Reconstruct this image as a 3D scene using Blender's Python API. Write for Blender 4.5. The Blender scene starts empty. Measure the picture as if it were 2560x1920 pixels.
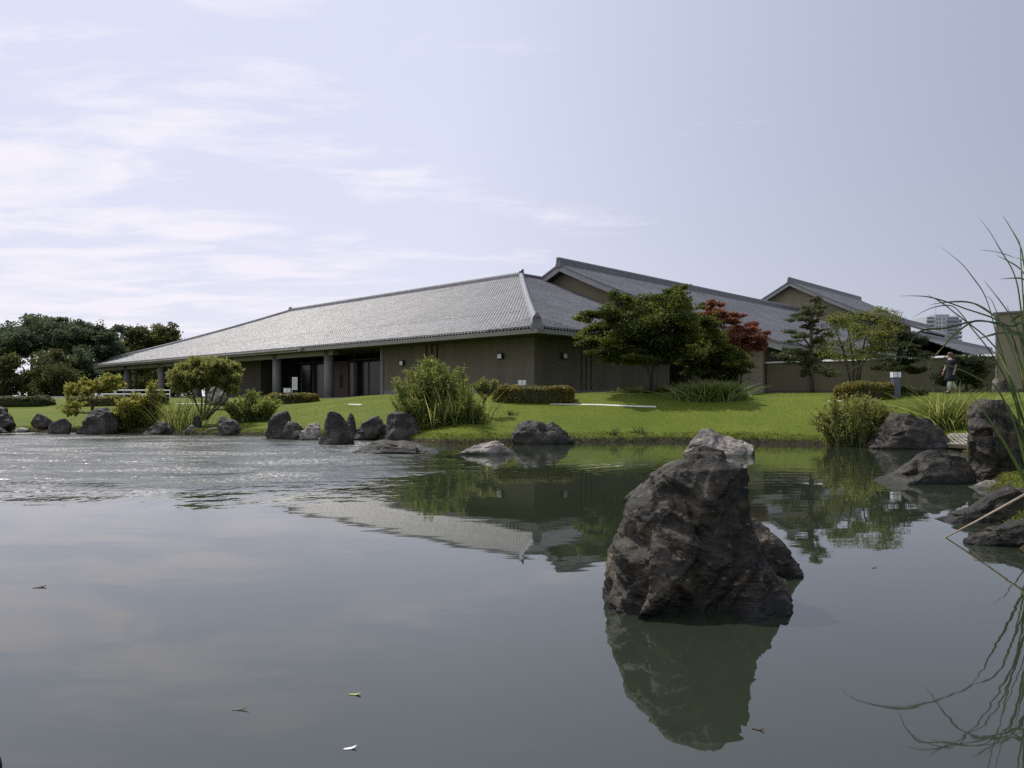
import bpy, bmesh, math, random
import numpy as np
from mathutils import Vector, Matrix

rng = np.random.default_rng(7)
random.seed(7)
sc = bpy.context.scene
COL = sc.collection

# ------------------------------------------------------------------ camera, sky, sun, exposure
F, CX, HY, EYE = 1850.0, 1280.0, 990.0, 1.6          # focal length in photo pixels, principal column, horizon row, eye height (m)
cam_d = bpy.data.cameras.new('camera')
cam = bpy.data.objects.new('camera', cam_d)
COL.objects.link(cam)
cam.location = (0, 0, EYE)
cam.rotation_euler = (math.radians(90), 0, 0)
cam_d.sensor_width = 36
cam_d.lens = 36 * F / 2560
cam_d.shift_y = (HY - 960) / 2560
cam_d.clip_start = 0.1
cam_d.clip_end = 3000
sc.camera = cam

SUN_AZ, SUN_EL = math.radians(-48), math.radians(56)   # azimuth from +Y towards +X
world = bpy.data.worlds.new('World')
sc.world = world
world.use_nodes = True
wn, wl = world.node_tree.nodes, world.node_tree.links
wn.clear()
w_out = wn.new('ShaderNodeOutputWorld')
w_bg = wn.new('ShaderNodeBackground')
sky = wn.new('ShaderNodeTexSky')
sky.sky_type = 'NISHITA'
sky.sun_disc = False
sky.sun_elevation = SUN_EL
sky.sun_rotation = SUN_AZ
sky.air_density = 1.0
sky.dust_density = 3.0
sky.ozone_density = 1.0
sky.altitude = 0
w_bg.inputs['Strength'].default_value = 0.10


def wnode(t, **kw):
    n = wn.new(t)
    for k, v in kw.items():
        setattr(n, k, v)
    return n


def wmath(op, a, b=None, clamp=False):
    n = wnode('ShaderNodeMath', operation=op, use_clamp=clamp)
    for i, v in enumerate((a, b)):
        if v is None:
            continue
        if isinstance(v, (int, float)):
            n.inputs[i].default_value = v
        else:
            wl.new(v, n.inputs[i])
    return n.outputs[0]


# thin cloud veil and cloud streaks, laid out on a horizontal cloud sheet overhead
tc = wnode('ShaderNodeTexCoord')
sep = wnode('ShaderNodeSeparateXYZ')
wl.new(tc.outputs['Generated'], sep.inputs[0])
zc = wmath('ADD', wmath('MAXIMUM', sep.outputs['Z'], 0.0), 0.10)
cu = wmath('DIVIDE', sep.outputs['X'], zc)
cv = wmath('DIVIDE', sep.outputs['Y'], zc)
comb = wnode('ShaderNodeCombineXYZ')
wl.new(wmath('MULTIPLY', cu, 0.62), comb.inputs[0])
wl.new(wmath('MULTIPLY', cv, 1.3), comb.inputs[1])
n1 = wnode('ShaderNodeTexNoise')
n1.inputs['Scale'].default_value = 2.1
n1.inputs['Detail'].default_value = 7
n1.inputs['Roughness'].default_value = 0.62
n1.inputs['Distortion'].default_value = 0.35
wl.new(comb.outputs[0], n1.inputs['Vector'])
# more cloud towards the left (sun side) and low down
thr = wmath('ADD', wmath('MULTIPLY', sep.outputs['X'], 0.24), wmath('MULTIPLY', sep.outputs['Z'], 0.16))
dens = wmath('SUBTRACT', wmath('SUBTRACT', n1.outputs['Fac'], 0.505), thr)
cloud = wmath('MULTIPLY', dens, 6.0, True)
cloud = wmath('MULTIPLY', cloud, wmath('SUBTRACT', 0.72, wmath('MULTIPLY', sep.outputs['X'], 0.75), True))
veil = wnode('ShaderNodeMix', data_type='RGBA')
veil.inputs['Factor'].default_value = 0.90
vcol = wnode('ShaderNodeMix', data_type='RGBA')
wl.new(wmath('ADD', wmath('MULTIPLY', sep.outputs['X'], 1.3), 0.10, True), vcol.inputs['Factor'])
vcol.inputs['A'].default_value = (7.3, 7.7, 9.6, 1)
vcol.inputs['B'].default_value = (3.3, 3.8, 5.0, 1)
wl.new(vcol.outputs['Result'], veil.inputs['B'])
wl.new(sky.outputs[0], veil.inputs['A'])
hz_f = wmath('MULTIPLY', wmath('POWER', wmath('SUBTRACT', 1.0, wmath('MAXIMUM', sep.outputs['Z'], 0.0), True), 6.0), 0.75)
hazy = wnode('ShaderNodeMix', data_type='RGBA')
wl.new(hz_f, hazy.inputs['Factor'])
wl.new(veil.outputs['Result'], hazy.inputs['A'])
hcol = wnode('ShaderNodeMix', data_type='RGBA')
wl.new(wmath('ADD', wmath('MULTIPLY', sep.outputs['X'], 1.2), 0.2, True), hcol.inputs['Factor'])
hcol.inputs['A'].default_value = (8.9, 8.7, 9.3, 1)
hcol.inputs['B'].default_value = (5.8, 5.9, 6.7, 1)
wl.new(hcol.outputs['Result'], hazy.inputs['B'])
cl = wnode('ShaderNodeMix', data_type='RGBA')
wl.new(cloud, cl.inputs['Factor'])
wl.new(hazy.outputs['Result'], cl.inputs['A'])
cl.inputs['B'].default_value = (9.2, 8.9, 9.8, 1)
wl.new(cl.outputs['Result'], w_bg.inputs['Color'])
wl.new(w_bg.outputs[0], w_out.inputs[0])

sun_d = bpy.data.lights.new('sun', 'SUN')
sun_d.energy = 3.6
sun_d.angle = math.radians(0.53)
sun_d.color = (1.0, 0.95, 0.87)
sun = bpy.data.objects.new('sun', sun_d)
COL.objects.link(sun)
sdir = Vector((math.sin(SUN_AZ) * math.cos(SUN_EL), math.cos(SUN_AZ) * math.cos(SUN_EL), math.sin(SUN_EL)))
sun.rotation_euler = sdir.to_track_quat('Z', 'Y').to_euler()
sun.location = (-30, 40, 60)

sc.view_settings.view_transform = 'Standard'
sc.view_settings.look = 'None'
sc.view_settings.exposure = 0.0
sc.view_settings.gamma = 1.0
sc.view_settings.use_curve_mapping = False
sc.render.engine = 'CYCLES'
sc.cycles.use_adaptive_sampling = True
sc.cycles.adaptive_threshold = 0.01
sc.cycles.use_denoising = False
sc.cycles.max_bounces = 6
sc.cycles.diffuse_bounces = 3
sc.cycles.glossy_bounces = 3
sc.cycles.transmission_bounces = 3
sc.cycles.transparent_max_bounces = 4
sc.cycles.caustics_reflective = False
sc.cycles.caustics_refractive = False
sc.cycles.sample_clamp_indirect = 6


# ------------------------------------------------------------------ numeric helpers
def pt(px, py, d):
    """the world point seen at photo pixel (px, py), d metres in front of the camera"""
    return np.array([(px - CX) * d / F, d, EYE + (HY - py) * d / F])


def _hash(ix, iy, iz):
    h = (ix * 374761393 + iy * 668265263 + iz * 2147483647 + 974711) & 0xFFFFFFFF
    h = ((h ^ (h >> 13)) * 1274126177) & 0xFFFFFFFF
    return ((h ^ (h >> 16)) & 0xFFFF) / 65535.0


def vnoise(p):
    p = np.asarray(p, dtype=float)
    i = np.floor(p).astype(np.int64)
    f = p - i
    f = f * f * f * (f * (f * 6 - 15) + 10)
    r = 0
    for dx in (0, 1):
        for dy in (0, 1):
            for dz in (0, 1):
                w = (f[:, 0] if dx else 1 - f[:, 0]) * (f[:, 1] if dy else 1 - f[:, 1]) * (f[:, 2] if dz else 1 - f[:, 2])
                r = r + w * _hash(i[:, 0] + dx, i[:, 1] + dy, i[:, 2] + dz)
    return r


def fbm(p, octv=4, gain=0.5, ridged=False):
    p = np.asarray(p, dtype=float)
    a, s, t = 1.0, 0.0, 0.0
    for k in range(octv):
        n = vnoise(p * (2.03 ** k) + k * 17.3)
        if ridged:
            n = 1 - np.abs(2 * n - 1)
        s = s + a * n
        t += a
        a *= gain
    return s / t


def sstep(a, b, x):
    t = np.clip((x - a) / (b - a), 0, 1)
    return t * t * (3 - 2 * t)


# ------------------------------------------------------------------ object helpers
def link(name, me, mat=None, parent=None, smooth=False):
    o = bpy.data.objects.new(name, me)
    COL.objects.link(o)
    if mat is not None:
        me.materials.append(mat)
    if parent is not None:
        o.parent = parent
    if smooth and len(me.polygons):
        me.polygons.foreach_set('use_smooth', np.ones(len(me.polygons), dtype=bool))
    return o


def mesh_np(name, verts, faces, tint=None):
    """faces: an (n,k) array; tint: one float per face"""
    me = bpy.data.meshes.new(name)
    verts = np.asarray(verts, dtype=np.float32)
    faces = np.asarray(faces, dtype=np.int32)
    nf, k = faces.shape
    me.vertices.add(len(verts))
    me.vertices.foreach_set('co', verts.ravel())
    me.loops.add(nf * k)
    me.loops.foreach_set('vertex_index', faces.ravel())
    me.polygons.add(nf)
    me.polygons.foreach_set('loop_start', np.arange(0, nf * k, k, dtype=np.int32))
    try:
        me.polygons.foreach_set('loop_total', np.full(nf, k, dtype=np.int32))
    except Exception:
        pass
    if tint is not None:
        a = me.attributes.new('tint', 'FLOAT', 'FACE')
        a.data.foreach_set('value', np.asarray(tint, dtype=np.float32))
    me.update(calc_edges=True)
    return me


class MB:
    """collects polygons for one mesh"""

    def __init__(self):
        self.v, self.f = [], []

    def add(self, vs, fs):
        n = len(self.v)
        self.v += [tuple(map(float, q)) for q in vs]
        self.f += [tuple(n + i for i in q) for q in fs]
        return self

    def hexa(self, c8):
        return self.add(c8, [(0, 3, 2, 1), (4, 5, 6, 7), (0, 1, 5, 4), (1, 2, 6, 5), (2, 3, 7, 6), (3, 0, 4, 7)])

    def box(self, x0, x1, y0, y1, z0, z1):
        return self.hexa([(x0, y0, z0), (x1, y0, z0), (x1, y1, z0), (x0, y1, z0), (x0, y0, z1), (x1, y0, z1), (x1, y1, z1), (x0, y1, z1)])

    def bbox(self, t0, t1, u0, u1, z0, z1):
        """box in the museum's own frame (t away from the pond front, u along it)"""
        return self.hexa([W(t0, u0, z0), W(t1, u0, z0), W(t1, u1, z0), W(t0, u1, z0), W(t0, u0, z1), W(t1, u0, z1), W(t1, u1, z1), W(t0, u1, z1)])

    def tube(self, pts, radii, n=7, cap=True):
        pts = [Vector(p) for p in pts]
        base = len(self.v)
        ref = Vector((0.13, 0.21, 0.97))
        for i, p in enumerate(pts):
            a = pts[max(i - 1, 0)]
            b = pts[min(i + 1, len(pts) - 1)]
            d = (b - a)
            d = d.normalized() if d.length > 1e-9 else Vector((0, 0, 1))
            r = ref if abs(d.dot(ref)) < 0.95 else Vector((1, 0, 0))
            e1 = d.cross(r).normalized()
            e2 = d.cross(e1)
            for k in range(n):
                th = 2 * math.pi * k / n
                self.v.append(tuple(p + (e1 * math.cos(th) + e2 * math.sin(th)) * radii[i]))
        for i in range(len(pts) - 1):
            for k in range(n):
                a, b = base + i * n + k, base + i * n + (k + 1) % n
                self.f.append((a, b, b + n, a + n))
        if cap:
            self.f.append(tuple(base + k for k in range(n))[::-1])
            e = base + (len(pts) - 1) * n
            self.f.append(tuple(e + k for k in range(n)))
        return self

    def build(self, name, mat=None, parent=None, smooth=False):
        me = bpy.data.meshes.new(name)
        me.from_pydata(self.v, [], self.f)
        me.update()
        return link(name, me, mat, parent, smooth)


def tag(o, label=None, cat=None, group=None, kind=None):
    for k, v in (('label', label), ('category', cat), ('group', group), ('kind', kind)):
        if v:
            o[k] = v
    return o


def thing(name, label, cat, loc=(0, 0, 0), group=None):
    o = bpy.data.objects.new(name, None)
    COL.objects.link(o)
    o.empty_display_size = 0.2
    return tag(o, label, cat, group)


# ------------------------------------------------------------------ materials
def new_mat(name):
    m = bpy.data.materials.new(name)
    m.use_nodes = True
    n, l = m.node_tree.nodes, m.node_tree.links
    return m, n, l, n['Principled BSDF']


def mk(name, c1, c2=None, rough=0.6, scale=4.0, bump=0.0, bscale=None, spec=0.4, metal=0.0, detail=6, stretch=None, lo=0.35, hi=0.65):
    """two colours mixed by noise, with optional relief"""
    m, n, l, b = new_mat(name)
    b.inputs['Roughness'].default_value = rough
    b.inputs['Metallic'].default_value = metal
    b.inputs['Specular IOR Level'].default_value = spec
    tcn = n.new('ShaderNodeTexCoord')
    src = tcn.outputs['Object']
    if stretch:
        mp = n.new('ShaderNodeMapping')
        mp.inputs['Scale'].default_value = stretch
        l.new(src, mp.inputs['Vector'])
        src = mp.outputs[0]
    if c2 is None:
        b.inputs['Base Color'].default_value = (*c1, 1)
    else:
        t = n.new('ShaderNodeTexNoise')
        t.inputs['Scale'].default_value = scale
        t.inputs['Detail'].default_value = detail
        l.new(src, t.inputs['Vector'])
        r = n.new('ShaderNodeValToRGB')
        r.color_ramp.elements[0].position, r.color_ramp.elements[1].position = lo, hi
        r.color_ramp.elements[0].color = (*c1, 1)
        r.color_ramp.elements[1].color = (*c2, 1)
        l.new(t.outputs['Fac'], r.inputs[0])
        l.new(r.outputs[0], b.inputs['Base Color'])
    if bump:
        t2 = n.new('ShaderNodeTexNoise')
        t2.inputs['Scale'].default_value = bscale or scale * 4
        t2.inputs['Detail'].default_value = 8
        l.new(src, t2.inputs['Vector'])
        bp = n.new('ShaderNodeBump')
        bp.inputs['Strength'].default_value = bump
        bp.inputs['Distance'].default_value = 0.05
        l.new(t2.outputs['Fac'], bp.inputs['Height'])
        l.new(bp.outputs[0], b.inputs['Normal'])
    return m


def leafmat(name, cols, trans=0.35, rough=0.5, spec=0.35):
    """leaf colours spread by the per-leaf attribute «tint»; thin leaves let light through"""
    m, n, l, b = new_mat(name)
    at = n.new('ShaderNodeAttribute')
    at.attribute_name = 'tint'
    r = n.new('ShaderNodeValToRGB')
    els = r.color_ramp.elements
    while len(els) < len(cols):
        els.new(0.5)
    for i, c in enumerate(cols):
        els[i].position = i / (len(cols) - 1)
        els[i].color = (*c, 1)
    l.new(at.outputs['Fac'], r.inputs[0])
    l.new(r.outputs[0], b.inputs['Base Color'])
    b.inputs['Roughness'].default_value = rough
    b.inputs['Specular IOR Level'].default_value = spec
    tr = n.new('ShaderNodeBsdfTranslucent')
    hs = n.new('ShaderNodeHueSaturation')
    hs.inputs['Value'].default_value = 2.0
    hs.inputs['Hue'].default_value = 0.485
    l.new(r.outputs[0], hs.inputs['Color'])
    l.new(hs.outputs[0], tr.inputs[0])
    mx = n.new('ShaderNodeMixShader')
    mx.inputs[0].default_value = trans
    l.new(b.outputs[0], mx.inputs[1])
    l.new(tr.outputs[0], mx.inputs[2])
    l.new(mx.outputs[0], n['Material Output'].inputs[0])
    return m


def rockmat(name, dark, mid, light, scale=1.0, bump=0.8):
    m, n, l, b = new_mat(name)
    tcn = n.new('ShaderNodeTexCoord')
    mp = n.new('ShaderNodeMapping')
    mp.inputs['Scale'].default_value = (scale, scale, scale * 1.7)
    mp.inputs['Rotation'].default_value = (0.3, 0.5, 0.1)
    l.new(tcn.outputs['Object'], mp.inputs['Vector'])
    t = n.new('ShaderNodeTexNoise')
    t.inputs['Scale'].default_value = 2.2
    t.inputs['Detail'].default_value = 9
    t.inputs['Roughness'].default_value = 0.66
    t.inputs['Distortion'].default_value = 0.6
    l.new(mp.outputs[0], t.inputs['Vector'])
    r = n.new('ShaderNodeValToRGB')
    els = r.color_ramp.elements
    els.new(0.5)
    for i, (p, c) in enumerate(((0.34, dark), (0.52, mid), (0.72, light))):
        els[i].position = p
        els[i].color = (*c, 1)
    l.new(t.outputs['Fac'], r.inputs[0])
    # lichen flecks
    t3 = n.new('ShaderNodeTexNoise')
    t3.inputs['Scale'].default_value = 9
    t3.inputs['Detail'].default_value = 5
    l.new(mp.outputs[0], t3.inputs['Vector'])
    r3 = n.new('ShaderNodeValToRGB')
    r3.color_ramp.elements[0].position, r3.color_ramp.elements[1].position = 0.62, 0.74
    l.new(t3.outputs['Fac'], r3.inputs[0])
    mx = n.new('ShaderNodeMix')
    mx.data_type = 'RGBA'
    l.new(r3.outputs[0], mx.inputs['Factor'])
    l.new(r.outputs[0], mx.inputs['A'])
    mx.inputs['B'].default_value = (light[0] * 1.5, light[1] * 1.5, light[2] * 1.4, 1)
    l.new(mx.outputs['Result'], b.inputs['Base Color'])
    tp = n.new('ShaderNodeTexNoise')
    tp.inputs['Scale'].default_value = 1.1
    tp.inputs['Detail'].default_value = 4
    l.new(mp.outputs[0], tp.inputs['Vector'])
    rp = n.new('ShaderNodeValToRGB')
    rp.color_ramp.elements[0].position, rp.color_ramp.elements[1].position = 0.38, 0.66
    rp.color_ramp.elements[0].color = (0.66, 0.655, 0.645, 1)
    rp.color_ramp.elements[1].color = (1.75, 1.58, 1.38, 1)
    l.new(tp.outputs['Fac'], rp.inputs[0])
    mp2 = n.new('ShaderNodeMix')
    mp2.data_type = 'RGBA'
    mp2.blend_type = 'MULTIPLY'
    mp2.inputs['Factor'].default_value = 1.0
    l.new(mx.outputs['Result'], mp2.inputs['A'])
    l.new(rp.outputs[0], mp2.inputs['B'])
    gz_n = n.new('ShaderNodeNewGeometry')
    sz_n = n.new('ShaderNodeSeparateXYZ')
    l.new(gz_n.outputs['Position'], sz_n.inputs[0])
    wet = n.new('ShaderNodeMapRange')
    wet.inputs['From Min'].default_value = 0.035
    wet.inputs['From Max'].default_value = 0.075
    l.new(sz_n.outputs['Z'], wet.inputs['Value'])
    wm = n.new('ShaderNodeMix')
    wm.data_type = 'RGBA'
    l.new(wet.outputs[0], wm.inputs['Factor'])
    wm.inputs['A'].default_value = (dark[0] * 0.7, dark[1] * 0.75, dark[2] * 0.6, 1)
    l.new(mp2.outputs['Result'], wm.inputs['B'])
    l.new(wm.outputs['Result'], b.inputs['Base Color'])
    wr = n.new('ShaderNodeMapRange')
    wr.inputs['To Min'].default_value = 0.5
    wr.inputs['To Max'].default_value = 0.6
    l.new(wet.outputs[0], wr.inputs['Value'])
    l.new(wr.outputs[0], b.inputs['Roughness'])
    b.inputs['Specular IOR Level'].default_value = 0.35
    t2 = n.new('ShaderNodeTexNoise')
    t2.inputs['Scale'].default_value = 7
    t2.inputs['Detail'].default_value = 10
    t2.inputs['Roughness'].default_value = 0.7
    l.new(mp.outputs[0], t2.inputs['Vector'])
    bp = n.new('ShaderNodeBump')
    bp.inputs['Strength'].default_value = bump
    bp.inputs['Distance'].default_value = 0.06 / scale
    l.new(t2.outputs['Fac'], bp.inputs['Height'])
    l.new(bp.outputs[0], b.inputs['Normal'])
    return m


M = {}
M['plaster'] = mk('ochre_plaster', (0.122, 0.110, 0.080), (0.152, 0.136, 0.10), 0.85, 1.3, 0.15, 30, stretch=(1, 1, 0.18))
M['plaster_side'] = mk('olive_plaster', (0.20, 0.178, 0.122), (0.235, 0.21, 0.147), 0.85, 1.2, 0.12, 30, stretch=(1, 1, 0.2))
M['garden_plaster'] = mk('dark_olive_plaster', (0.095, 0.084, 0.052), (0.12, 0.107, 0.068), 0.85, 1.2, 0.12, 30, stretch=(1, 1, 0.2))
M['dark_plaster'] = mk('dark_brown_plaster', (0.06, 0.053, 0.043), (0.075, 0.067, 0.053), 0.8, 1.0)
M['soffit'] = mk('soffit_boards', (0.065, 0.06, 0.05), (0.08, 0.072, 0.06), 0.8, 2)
M['fascia'] = mk('olive_grey_fascia', (0.17, 0.17, 0.145), (0.20, 0.20, 0.17), 0.5, 1)
M['verge'] = mk('grey_verge_board', (0.24, 0.25, 0.24), (0.28, 0.29, 0.27), 0.5, 1)
M['tile'] = mk('smoked_grey_tile', (0.20, 0.20, 0.208), (0.285, 0.285, 0.297), 0.45, 1.7, 0.0, spec=0.45, lo=0.3, hi=0.7)
m, n, l, b = new_mat('smoked_tile_field')
at = n.new('ShaderNodeAttribute')
at.attribute_name = 'tint'
rr_ = n.new('ShaderNodeValToRGB')
rr_.color_ramp.elements[0].color = (0.195, 0.195, 0.202, 1)
rr_.color_ramp.elements[1].color = (0.265, 0.265, 0.275, 1)
l.new(at.outputs['Fac'], rr_.inputs[0])
tcn = n.new('ShaderNodeTexCoord')
tn_ = n.new('ShaderNodeTexNoise')
tn_.inputs['Scale'].default_value = 0.35
tn_.inputs['Detail'].default_value = 5
l.new(tcn.outputs['Object'], tn_.inputs['Vector'])
r2_ = n.new('ShaderNodeValToRGB')
r2_.color_ramp.elements[0].position, r2_.color_ramp.elements[1].position = 0.3, 0.7
r2_.color_ramp.elements[0].color = (0.78, 0.78, 0.77, 1)
r2_.color_ramp.elements[1].color = (1.08, 1.08, 1.08, 1)
l.new(tn_.outputs['Fac'], r2_.inputs[0])
mt_ = n.new('ShaderNodeMix')
mt_.data_type = 'RGBA'
mt_.blend_type = 'MULTIPLY'
mt_.inputs['Factor'].default_value = 1.0
l.new(rr_.outputs[0], mt_.inputs['A'])
l.new(r2_.outputs[0], mt_.inputs['B'])
l.new(mt_.outputs['Result'], b.inputs['Base Color'])
mr_ = n.new('ShaderNodeMapRange')
mr_.inputs['To Min'].default_value = 0.50
mr_.inputs['To Max'].default_value = 0.42
l.new(at.outputs['Fac'], mr_.inputs['Value'])
l.new(mr_.outputs[0], b.inputs['Roughness'])
b.inputs['Specular IOR Level'].default_value = 0.45
M['tile_field'] = m
M['tile_dark'] = mk('dark_grey_ridge_tile', (0.10, 0.10, 0.105), (0.15, 0.15, 0.155), 0.4, 3, spec=0.6)
M['underlay'] = mk('roof_underlay', (0.07, 0.07, 0.07), None, 0.9)
M['concrete'] = mk('grey_concrete_column', (0.16, 0.157, 0.147), (0.20, 0.196, 0.185), 0.7, 2, 0.1, 25)
M['white_stone'] = mk('pale_path_stone', (0.62, 0.60, 0.55), (0.74, 0.72, 0.67), 0.8, 2, 0.2)
M['kerb'] = mk('light_kerb', (0.55, 0.55, 0.55), (0.66, 0.66, 0.66), 0.7, 3)
M['coping'] = mk('pale_metal_coping', (0.55, 0.56, 0.57), (0.66, 0.67, 0.68), 0.35, 2, spec=0.6)
M['glass'] = mk('dark_window_glass', (0.006, 0.007, 0.009), None, 0.08, spec=0.22)
M['frame'] = mk('dark_bronze_frame', (0.03, 0.028, 0.026), None, 0.4)
M['door'] = mk('red_brown_door_wood', (0.042, 0.022, 0.014), (0.06, 0.03, 0.019), 0.5, 6, stretch=(1, 1, 0.1))
M['lamp_body'] = mk('blue_grey_lamp_metal', (0.09, 0.10, 0.13), (0.11, 0.12, 0.15), 0.45, 3)
M['lamp_dark'] = mk('dark_lamp_metal', (0.03, 0.032, 0.034), None, 0.5)
M['lamp_pane'] = mk('white_lamp_pane', (0.72, 0.75, 0.76), None, 0.35)
M['white'] = mk('white_painted_metal', (0.78, 0.78, 0.78), None, 0.5)
M['bark'] = mk('grey_brown_bark', (0.055, 0.045, 0.035), (0.11, 0.095, 0.075), 0.9, 9, 0.6, 30, stretch=(1, 1, 0.25))
M['twig'] = mk('inner_hedge_twigs', (0.02, 0.024, 0.008), (0.04, 0.045, 0.014), 0.9, 8)
M['bark_pale'] = mk('pale_bark', (0.13, 0.11, 0.09), (0.2, 0.18, 0.15), 0.9, 9, 0.5, 30, stretch=(1, 1, 0.3))
M['rock'] = rockmat('dark_pond_rock', (0.012, 0.0118, 0.0105), (0.028, 0.027, 0.024), (0.075, 0.072, 0.063))
M['rock_pale'] = rockmat('pale_grey_rock', (0.075, 0.074, 0.069), (0.17, 0.166, 0.157), (0.32, 0.312, 0.295), 1.2)
M['rock_brown'] = rockmat('brown_foreground_rock', (0.010, 0.0098, 0.008), (0.030, 0.0275, 0.021), (0.12, 0.11, 0.09), 1.7, 0.8)
M['rock_bank'] = rockmat('mossy_bank_rock', (0.010, 0.0098, 0.0075), (0.024, 0.0225, 0.0175), (0.07, 0.066, 0.053), 1.6)
M['grid'] = mk('pale_bank_grid', (0.42, 0.39, 0.34), (0.5, 0.47, 0.42), 0.7, 8)
M['dead'] = mk('dry_reed', (0.34, 0.27, 0.19), (0.42, 0.34, 0.24), 0.7, 12)
M['navy'] = mk('navy_cloth', (0.006, 0.007, 0.014), (0.009, 0.010, 0.020), 0.85, 12)
M['shirt'] = mk('pale_grey_cloth', (0.42, 0.42, 0.40), (0.5, 0.5, 0.48), 0.85, 12)
M['trouser'] = mk('off_white_cloth', (0.52, 0.52, 0.48), (0.6, 0.6, 0.56), 0.85, 12)
M['skin'] = mk('skin', (0.42, 0.25, 0.19), (0.48, 0.3, 0.23), 0.55, 12)
M['hair'] = mk('brown_hair', (0.06, 0.035, 0.022), (0.11, 0.07, 0.045), 0.5, 30)
M['shoe'] = mk('dark_shoe', (0.03, 0.03, 0.03), None, 0.5)
M['apt'] = mk('pale_apartment_wall', (0.40, 0.42, 0.46), (0.44, 0.46, 0.50), 0.8, 0.05)
M['apt_dark'] = mk('grey_blue_apartment_wall', (0.25, 0.28, 0.34), (0.29, 0.32, 0.38), 0.8, 0.05)
M['apt_glass'] = mk('apartment_window', (0.14, 0.17, 0.22), None, 0.2)
M['fleck'] = leafmat('floating_fleck', [(0.25, 0.27, 0.12), (0.5, 0.5, 0.4)], 0.1)

L_MAPLE = leafmat('maple_leaf_green', [(0.022, 0.036, 0.008), (0.055, 0.076, 0.013), (0.17, 0.18, 0.032)], 0.45, 0.55, 0.2)
L_GREEN = leafmat('light_leaf_green', [(0.05, 0.07, 0.016), (0.11, 0.13, 0.03), (0.20, 0.20, 0.05)], 0.5)
L_RED = leafmat('red_maple_leaf', [(0.09, 0.036, 0.02), (0.18, 0.072, 0.038), (0.31, 0.14, 0.07)], 0.42)
L_PINE = leafmat('glossy_pruned_leaf', [(0.025, 0.038, 0.012), (0.06, 0.076, 0.024), (0.15, 0.16, 0.07)], 0.3, 0.45, 0.35)
L_DARK = leafmat('dark_evergreen_leaf', [(0.014, 0.025, 0.009), (0.03, 0.044, 0.013), (0.075, 0.085, 0.026)], 0.3, 0.5, 0.25)
L_FAR = leafmat('far_tree_leaf', [(0.035, 0.055, 0.034), (0.06, 0.085, 0.046), (0.105, 0.125, 0.06)], 0.48, 0.6, 0.2)
L_FARY = leafmat('far_olive_leaf', [(0.03, 0.042, 0.015), (0.055, 0.066, 0.02), (0.12, 0.115, 0.034)], 0.45, 0.6, 0.2)
L_WILLOW = leafmat('willow_leaf', [(0.07, 0.09, 0.025), (0.16, 0.18, 0.048), (0.30, 0.30, 0.095)], 0.52)
L_REED = leafmat('reed_leaf', [(0.05, 0.08, 0.016), (0.125, 0.165, 0.036), (0.32, 0.32, 0.10)], 0.52)
L_YELLOW = leafmat('yellow_green_leaf', [(0.08, 0.10, 0.018), (0.19, 0.21, 0.042), (0.34, 0.28, 0.07)], 0.52)
L_HEDGE = leafmat('hedge_leaf', [(0.05, 0.058, 0.010), (0.13, 0.125, 0.018), (0.25, 0.20, 0.03)], 0.42)
L_HEDGED = leafmat('dark_hedge_leaf', [(0.022, 0.035, 0.010), (0.045, 0.06, 0.014), (0.09, 0.10, 0.02)], 0.3)
L_GRASS = leafmat('bank_grass_blade', [(0.05, 0.075, 0.012), (0.10, 0.13, 0.02), (0.17, 0.16, 0.05)], 0.4)
L_LILY = leafmat('strap_leaf', [(0.05, 0.08, 0.016), (0.10, 0.14, 0.025), (0.22, 0.25, 0.08)], 0.42, 0.32, 0.7)
L_CAT = leafmat('cattail_leaf', [(0.022, 0.042, 0.012), (0.05, 0.085, 0.02), (0.16, 0.19, 0.05)], 0.35, 0.4, 0.5)

# ------------------------------------------------------------------ ground, pond
shore_px = [(-500, 1076), (-200, 1079), (0, 1082), (120, 1080), (300, 1083), (600, 1090), (750, 1093), (900, 1099), (1000, 1104), (1100, 1110),
            (1250, 1108), (1450, 1106), (1650, 1104), (1900, 1108), (2150, 1115), (2240, 1118), (2330, 1119), (2400, 1124), (2432, 1150), (2455, 1200),
            (2470, 1260), (2500, 1340), (2580, 1420), (2720, 1520)]
POND = [((px - CX) / F * (F * EYE / (py - HY)), F * EYE / (py - HY)) for px, py in shore_px]
POND += [(4.6, 3.4), (3.2, 2.1), (0, 1.7), (-4, 1.7), (-12, 2.5), (-30, 8), (-48, 20), (-46, 32)]
POND = np.array(POND)


def shore_dist(x, y):
    """signed distance to the pond's edge, positive on land"""
    x, y = np.asarray(x, float), np.asarray(y, float)
    best = np.full(x.shape, 1e9)
    inside = np.zeros(x.shape, bool)
    n = len(POND)
    for i in range(n):
        (ax, ay), (bx, by) = POND[i], POND[(i + 1) % n]
        dx, dy = bx - ax, by - ay
        t = np.clip(((x - ax) * dx + (y - ay) * dy) / (dx * dx + dy * dy), 0, 1)
        best = np.minimum(best, np.hypot(x - ax - t * dx, y - ay - t * dy))
        with np.errstate(divide='ignore', invalid='ignore'):
            cr = ((ay > y) != (by > y)) & (x < (bx - ax) * (y - ay) / (by - ay) + ax)
        inside ^= cr
    return np.where(inside, -best, best)


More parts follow.
